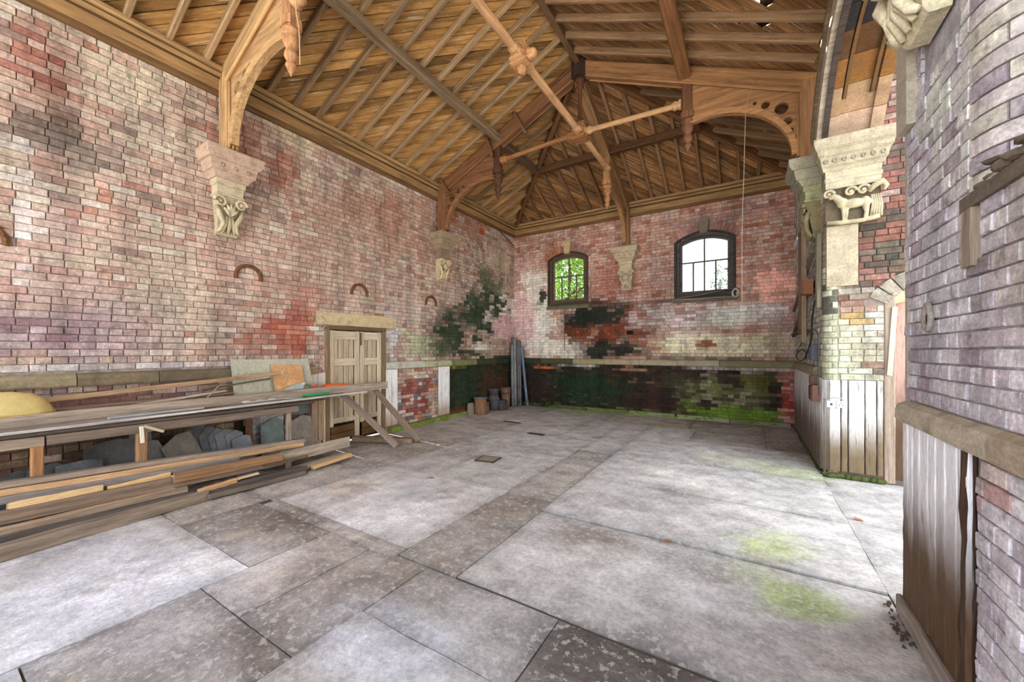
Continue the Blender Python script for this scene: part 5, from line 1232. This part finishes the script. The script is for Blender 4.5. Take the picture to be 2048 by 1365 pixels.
# ------------------------------------------------------------------ corner: stump, pots, pipes, ferns
st = empty('log_stump', (-5.86, 7.95, 0)); tag(st, 'orange-brown log stump with a round grey lid near the corner', 'log')
lathe('log', [(0, .165), (.1, .16), (.3, .155), (.40, .16)], (-5.86, 7.95, 0), (0, 0, 1), M_WOOD, st, 14, rgba((146, 108, 80)))
lathe('lid', [(0, .175), (.012, .185), (.03, .18), (.035, .12)], (-5.86, 7.95, .40), (0, 0, 1), M_PIPE, st, 16, rgba((120, 120, 124)))
def pot(label, x, y, prof, col, mat=M_PIPE):
    e = empty('chimney_pot', (x, y, 0)); tag(e, label, 'pot', 'pots and drain pieces in the corner')
    k = max(i for i, q in enumerate(prof) if q[0] < prof[-1][0] * .75)
    lathe('pot_body', prof[:k + 1], (x, y, 0), (0, 0, 1), mat, e, 14, rgba(col)); lathe('pot_rim', [(q[0], q[1]) for q in prof[k:]], (x, y, 0), (0, 0, 1), mat, e, 14, rgba(col, .8))
pot('dark grey chimney pot with a broken orange side', -5.95, 8.68, [(0, .13), (.2, .135), (.26, .14), (.30, .17), (.33, .17), (.36, .14), (.42, .13), (.52, .135), (.55, .16), (.58, .165), (.60, .13)], (92, 90, 92))
pot('tall brown clay pot beside the leaning pipes', -5.92, 9.22, [(0, .12), (.15, .13), (.4, .14), (.45, .165), (.56, .16), (.58, .13)], (136, 104, 88))
pot('low black drain piece in front of the tall brown pot', -5.80, 8.85, [(0, .15), (.12, .15), (.2, .14), (.22, .16), (.26, .15), (.28, .1)], (76, 74, 70))
pot('small moss stained pot behind the log stump', -5.97, 8.3, [(0, .11), (.1, .11), (.2, .10), (.22, .12), (.26, .115), (.27, .08)], (126, 118, 96))
mb = MB(); mb.box((-6.0, 7.72, .15), (.08, .2, .3), top=.8); tag(mb.build('stone_block', M_STONE, None, None, False, rgba((150, 142, 122))), 'pale stone block standing behind the log stump', 'stone')
PIPES = [((-5.86, 9.52, 0), (-6.02, 9.75, 1.78), .046, (132, 136, 138), 'greyish green pipe leftmost of the leaning bundle'), ((-5.83, 9.62, 0), (-6.0, 9.85, 1.98), .05, (140, 140, 134), 'tallest pale pipe in the leaning bundle'), ((-5.76, 9.72, 0), (-5.93, 9.92, 1.92), .046, (120, 106, 98), 'rusty pipe in the middle of the leaning bundle'), ((-5.69, 9.68, 0), (-5.87, 9.93, 1.9), .036, (104, 108, 112), 'slim dark pipe in the leaning bundle'), ((-5.50, 9.75, 0), (-5.80, 9.93, 1.70), .04, (116, 132, 152), 'blue-grey pipe rightmost of the leaning bundle')]
for p0, p1, r, c, lb in PIPES:
    e = empty('leaning_pipe', p0); tag(e, lb, 'pipe', 'pipes leaning in the corner')
    p0, p1 = np.array(p0), np.array(p1); ln = np.linalg.norm(p1 - p0); p0 = p0 + np.array((0, 0, r * .3))
    lathe('pipe', [(0, r), (ln * .3, r), (ln - .1, r), (ln - .09, r * 1.18), (ln, r * 1.18), (ln - .001, r * .8), (ln - .1, r * .78)], p0, p1 - p0, M_PIPE, e, 12, rgba(c))
    lathe('coupling', [(0, r * 1.2), (.08, r * 1.2)], p0 + (p1 - p0) * .06, p1 - p0, M_PIPE, e, 12, rgba(c, .7))
def leafblade(mb, p, d, ln, w, droop):
    p = np.array(p, float); d = np.array(d, float); d /= np.linalg.norm(d); s = np.cross(d, [0, 0, 1.]); s /= max(1e-6, np.linalg.norm(s)); vs = []
    for k in range(5):
        t = k / 4; c = p + d * ln * t + np.array([0, 0, -droop * t * t]); ww = w * math.sin(math.pi * min(.97, .08 + .9 * t)) / 2
        vs += [c - s * ww, c + np.array([0, 0, -.15 * ww]), c + s * ww]
    mb.add(vs, [(3 * k + j, 3 * k + j + 1, 3 * k + 4 + j, 3 * k + 3 + j) for k in range(4) for j in range(2)])
def fern(label, x, y, z, n, ln, col, cat='fern'):
    e = empty('fern_plant', (x, y, z)); tag(e, label, cat, 'plants at the foot of the end wall')
    for i in range(n):
        q = math.pi * (.95 + 1.1 * (i + RND.random() * .5) / n); mb = MB()
        leafblade(mb, (x, y, z), (math.cos(q), math.sin(q) * .7, RND.uniform(.5, 1.3)), ln * RND.uniform(.7, 1.1), ln * .32, ln * .5)
        mb.build('leaf', M_LEAF, e, None, False, (*(lin(col) * RND.uniform(.7, 1.2)), 1))
for lb, u, n, ln, c in (('largest broad leaved fern at the foot of the end wall', 1095, 11, .34, (74, 120, 54)), ('small bright fern beside the largest one', 1109, 8, .2, (120, 160, 64)), ('low seedling near the blue-grey pipe', 1070, 7, .15, (110, 150, 60))):
    x = B(u, 805, YB - .15)[0]; fern(lb, x, YB - .15, .05, n, ln, c)
for lb, u, v in (('tiny weed growing from the dark end wall above the ferns', 1141, 790), ('pair of pale leaves on the end wall below the first window', 1173, 792), ('sprig growing from a brick joint low on the end wall', 1194, 797), ('green sprig beside the leaning pipes', 1047, 750)):
    p = B(u, v, YB - .02); fern(lb, p[0], p[1] - .01, p[2], 6, .11, (150, 180, 90), 'weed')
p = B(1520, 803, YB - .03)
mb = MB(); leafblade(mb, p, (.5, -.2, .1), .11, .08, .02); tag(mb.build('dead_leaf', M_LEAF, None, None, False, rgba((206, 122, 40))), 'orange dead leaf caught on the mossy end wall', 'leaf')
for i, (u, v, lb) in enumerate(((1322, 1080, 'orange dead leaf on the big middle flagstones'), (1563, 1013, 'small brown dead leaf beside the long floor joint'), (1727, 1043, 'dead leaf on the flags before the side door'), (869, 956, 'tiny dead leaf on the smooth flag near the drain cover'))):
    p = G(u, v, .006); mb = MB(); a = i * 1.3; leafblade(mb, p, (math.cos(a), math.sin(a), .12), .085, .05, .0); tag(mb.build('dead_leaf', M_LEAF, None, None, False, rgba((186, 122, 82))), lb, 'leaf', 'dead leaves on the floor')
# drain cover and small grating in the floor
dc = empty('drain_cover', (*G(975, 919)[:2], 0)); tag(dc, 'square stone drain cover with a dark rim in the floor', 'drain cover')
cx_, cy_ = G(976, 920)[:2]; R_ = Matrix.Translation((cx_, cy_, .006)) @ Matrix.Rotation(.15, 4, 'Z')
mb = MB(); mb.box((0, 0, .004), (.27, .24, .01)); mb.build('slab', M_STONE, dc, R_, False, rgba((150, 140, 124)))
mb = MB()
for a, b, w, h in ((0, .13, .31, .02), (0, -.13, .31, .02), (.145, 0, .02, .28), (-.145, 0, .02, .28)): mb.box((a, b, .003), (w, h, .014))
mb.build('rim', M_IRON, dc, R_, False, rgba((70, 62, 54)))
gr = G(1072, 869); mb = MB(); mb.box((gr[0], gr[1], .004), (.34, .12, .012)); tag(mb.build('drain_slot', M_IRON, None, None, False, rgba((70, 66, 60))), 'narrow iron drain slot in the floor beyond the drain cover', 'drain')

# ------------------------------------------------------------------ cables, sockets and timbers on the right
so = empty('double_socket', (1.0, YP - .03, .96)); tag(so, 'white double electric socket on the pier planks', 'electric socket')
pL = B(1655, 808, YP - .03); pR = B(1688, 808, YP - .03); z = pL[2]
for i, (a, b) in enumerate(((pL[0] - .01, (pL[0] + pR[0]) / 2 - .003), ((pL[0] + pR[0]) / 2 + .003, pR[0] + .01))):
    beam('box', (a, YP - .04, z), (b, YP - .04, z), .04, .085, M_PLAIN, so, rgba((230, 230, 232)), ch=.008)
    m_ = (a + b) / 2
    if i == 0:
        mb = MB(); mb.box((m_, YP - .062, z), (.022, .008, .03)); mb.build('switch', M_PLAIN, so, color=rgba((52, 70, 120)))
    else:
        for dx, dz in ((0, .02), (-.016, -.008), (.016, -.008)):
            mb = MB(); mb.box((m_ + dx, YP - .061, z + dz), (.008, .004, .014)); mb.build('pin_hole', M_PLAIN, so, color=rgba((40, 40, 44)))
def cable(label, pts, r, col, name='electric_cable', cat='cable'):
    P_ = [np.array(p, float) for p in pts]; out = []
    for i in range(len(P_) - 1):
        a, b, c, d = P_[max(0, i - 1)], P_[i], P_[i + 1], P_[min(len(P_) - 1, i + 2)]
        for k in range(6):
            t = k / 6; out.append(.5 * ((2 * b) + (c - a) * t + (2 * a - 5 * b + 4 * c - d) * t * t + (3 * b - a - 3 * c + d) * t ** 3))
    out.append(P_[-1]); mb = MB(); mb.tube(out, r, 6); return tag(mb.build(name, M_PLAIN, None, None, True, rgba(col)), label, cat)
XW = XR - .06
LR = lambda u, v: L(u, v, XW)
cable('thin grey wire hanging from the right truss brace', [B(1512, 160, 6.55), B(1494, 205, 6.5), B(1490, 260, 6.5), B(1488, 340, 6.5), B(1484, 460, 6.5), B(1484, 610, 6.5)], .0045, (150, 136, 120), 'hanging_wire', 'wire')
cable('black cable looping down the whitewashed flank wall', [LR(1630, 600), LR(1624, 640), LR(1622, 680), LR(1610, 715), LR(1600, 722), LR(1592, 712), LR(1602, 700), LR(1612, 706), LR(1612, 718)], .011, (44, 42, 44))
cable('thin black cable curving between the wall boards', [LR(1593, 705), LR(1612, 672), LR(1626, 661), LR(1636, 670), LR(1637, 720), LR(1638, 790)], .007, (50, 48, 48))
cable('pale cable running to the socket across the planks', [(XR - .02, YP + .3, 1.0), (XR + .02, YP - .0, .98), (.93, YP - .035, 1.02), (1.02, YP - .035, 1.0)], .006, (190, 186, 180))
def wallbox(label, u, v, w, h, d, col, name='junction_box'):
    p = LR(u, v); e = empty(name, (XR - d, p[1], p[2])); tag(e, label, 'electric box')
    mb = MB(); mb.box((XR - .03 - d / 2, p[1], p[2]), (d, w, h)); mb.build('case', M_PLAIN, e, color=rgba(col)); mb = MB(); mb.box((XR - .03 - d - .008, p[1], p[2]), (.014, w * .85, h * .85)); mb.build('cover', M_PLAIN, e, color=rgba(col, .75))
wallbox('brown wooden fuse box high on the flank wall', 1619, 576, .30, .22, .12, (140, 88, 54))
wallbox('dark grey switch box above the flank wall ledge', 1628, 706, .2, .2, .07, (70, 74, 80))
wallbox('rusty brown box hanging low on the flank planks', 1631, 786, .26, .22, .08, (104, 66, 52))
wallbox('small rusty bracket box below the ledge of the flank wall', 1627, 760, .14, .12, .06, (122, 84, 68))
rkq = empty('timber_rack', (XR - .1, 8.2, 2.)); tag(rkq, 'tall grey timber rack with sloping braces fixed to the flank wall', 'rack')
p0, p1 = L(1608, 662, XR - .12), L(1604, 455, XR - .12)
beam('upright', (XR - .12, p0[1], 1.75), (XR - .12, p0[1], 3.45), .08, .06, M_PLANK, rkq, rgba((150, 128, 104)), up=(1, 0, 0), seg=4, jit=.003)
beam('upright', (XR - .10, p0[1] + .7, 1.9), (XR - .10, p0[1] + .7, 3.6), .08, .06, M_PLANK, rkq, rgba((110, 84, 66)), up=(1, 0, 0), seg=4, jit=.003)
beam('brace', (XR - .08, 9.4, 2.4), (XR - .08, 6.75, 3.0), .06, .03, M_PLANK, rkq, rgba((128, 112, 96)))
beam('brace', (XR - .08, 9.5, 1.9), (XR - .08, 7.2, 2.55), .06, .03, M_PLANK, rkq, rgba((110, 96, 82)))
beam('shelf', (XR - .07, 9.6, 1.95), (XR - .07, 7.6, 1.95), .1, .03, M_PLANK, rkq, rgba((112, 94, 78)))
tag(beam('post_stone', (XR - .03, YP + .2, 2.2), (XR - .03, YP + .2, 3.2), .14, .06, M_PLANK, None, rgba((126, 118, 100)), up=(-1, 0, 0), seg=5, jit=.004), 'grey vertical board under the greenish corbel', 'board')
# sagging rod at the sill of the larger window
p0, p1 = B(1347, 599, YB - .09), B(1466, 577, YB - .10)
mb = MB(); mb.tube([p0, p0 * .5 + p1 * .5 + np.array((0, 0, -.01)), p1], .018, 8); tag(mb.build('fallen_rod', M_PLANK, None, None, True, rgba((120, 108, 96))), 'fallen rod slanting across the larger window sill', 'rod')
p0, p1 = B(1345, 601, YB - .06), B(1474, 594, YB - .06)
plank('crumbling ledge board hanging below the larger window sill', p0, p1, .06, .03, (140, 130, 116), 8, .006, name='ledge_board', cat='board')
mb = MB(); c_ = B(1471, 586, YB - .07); mb.tube([c_ + np.array((.06 * math.cos(q), 0, .09 * math.sin(q))) for q in [2 * math.pi * k / 16 for k in range(17)]], .022, 7, False); tag(mb.build('plaster_curl', M_STONE, None, None, True, rgba((196, 188, 174))), 'curled piece of pale plaster at the corner of the larger window sill', 'plaster')
p0, p1 = L(965, 425, XL + .03), L(1027, 492, XL + .03)
plank('dark loose lath hanging below the cornice by the corner', p0, p1, .03, .02, (84, 54, 36), 3, .002, name='loose_lath', cat='lath')
p0 = B(1130, 617, YB - .02); p1 = B(1129, 700, YB - .02)
cable('thin pipe stub running down the dark stained end wall', [p0, (p0 + p1) / 2, p1], .008, (110, 96, 80), 'wall_wire', 'wire')
mb = MB(); p = L(1597, 484, XR - .1); mb.box((XR - .12, p[1], p[2]), (.05, .55, .05)); tag(mb.build('white_bracket', M_PLAIN, None, None, False, rgba((236, 238, 244))), 'short white batten jutting from the flank wall top', 'batten')
cable('pale cord hanging down the nearer golden pendant', [B(592, -40, 2.3), B(592, 20, 2.3), B(598, 60, 2.3), B(600, 130, 2.3)], .006, (214, 180, 140), 'hanging_string', 'string')
# near wall recess: rubble and timber block
nb_ = empty('timber_block', (XR - .03, 2.47, 1.98)); tag(nb_, 'rotten timber block set into the near wall below the shelf', 'timber block')
beam('block', (XR + .02, 2.475, 1.985), (XR + .02, 2.475, 2.295), .10, .08, M_PLANK, nb_, rgba((150, 134, 118)), up=(-1, 0, 0), seg=5, jit=.0015)
r_ = random.Random(5)
rb = MB()
for i in range(70):
    x, y = XR + r_.uniform(-.02, .3), r_.uniform(1.7, 2.42); rb.ell((x, y, 2.30 + r_.random() * .05), (r_.uniform(.015, .05), r_.uniform(.02, .06), r_.uniform(.01, .035)), 6, 4)
tag(rb.build('debris', M_STONE, None, None, False, rgba((112, 98, 84))), 'dusty rubble and cobweb debris on the near wall shelf', 'debris', kind='stuff')
rb = MB()
for i in range(45):
    y = r_.uniform(2.9, 3.4); rb.ell((XR - .06 + r_.uniform(-.05, .02), y, .005), (r_.uniform(.004, .014), r_.uniform(.005, .018), r_.uniform(.003, .01)), 6, 4)
tag(rb.build('debris', M_STONE, None, None, False, rgba((88, 72, 58))), 'dark rotten wood crumbs at the foot of the near planks', 'debris', kind='stuff')

# ------------------------------------------------------------------ trees seen through the windows
def tree(label, x, y, zc, rx, ry, rz, n, col, seed, ls=.13):
    r = random.Random(seed); e = empty('garden_tree', (x, y, 0)); tag(e, label, 'tree', 'trees outside the windows')
    mb = MB(); mb.tube([(x, y, -.05), (x + .1, y, zc * .4), (x - .1, y + .1, zc * .8), (x, y, zc + rz * .5)], [.16, .13, .09, .04], 8)
    for k in range(7):
        q = r.random() * 6.28; z0 = zc * (.6 + .3 * r.random()); mb.tube([(x, y, z0), (x + rx * .5 * math.cos(q), y + ry * .5 * math.sin(q), z0 + .35), (x + rx * .9 * math.cos(q), y + ry * .9 * math.sin(q), z0 + .5)], [.06, .04, .015], 6)
    mb.build('trunk', M_WOOD, e, None, True, rgba((70, 56, 44)))
    vs = []; fs = []; cc = []
    for i in range(n):
        while True:
            p = np.array([r.uniform(-1, 1) for _ in range(3)])
            if .1 < p @ p < 1: break
        c = np.array((x, y, zc)) + p * (rx, ry, rz); a = np.array([r.uniform(-1, 1) for _ in range(3)]); a /= np.linalg.norm(a); b = np.cross(a, [r.uniform(-1, 1) for _ in range(3)]); b /= max(1e-6, np.linalg.norm(b)); l = ls * r.uniform(.6, 1.2); k = len(vs)
        vs += [c, c + a * l * .5 + b * l * .3, c + a * l, c + a * l * .5 - b * l * .3]; fs.append((k, k + 1, k + 2, k + 3)); cc += [lin(col) * r.uniform(.5, 1.5) * np.array((r.uniform(.8, 1.2), 1, .8))] * 4
    obj('foliage', vs, fs, M_LEAFV, e, None, cc, False, (1, 1, 1, 1))
M_LEAFV = surface('tree_leaf', (9, 9, 9), .7, 1.3, rough=.6, bump=0, vcol=True)
tree('leafy green tree filling the view of the smaller window', -5.5, 12.9, 4.3, 1.6, 1.1, 1.9, 4200, (112, 142, 44), 3, .14)
tree('darker tree farther off behind the smaller window', -7.6, 16.5, 4.5, 2.6, 1.4, 3.0, 3000, (70, 94, 40), 4, .26)
tree('young tree top showing low in the larger window', -.82, 14.2, 3.45, .34, .4, 1.0, 420, (96, 104, 72), 5, .11)
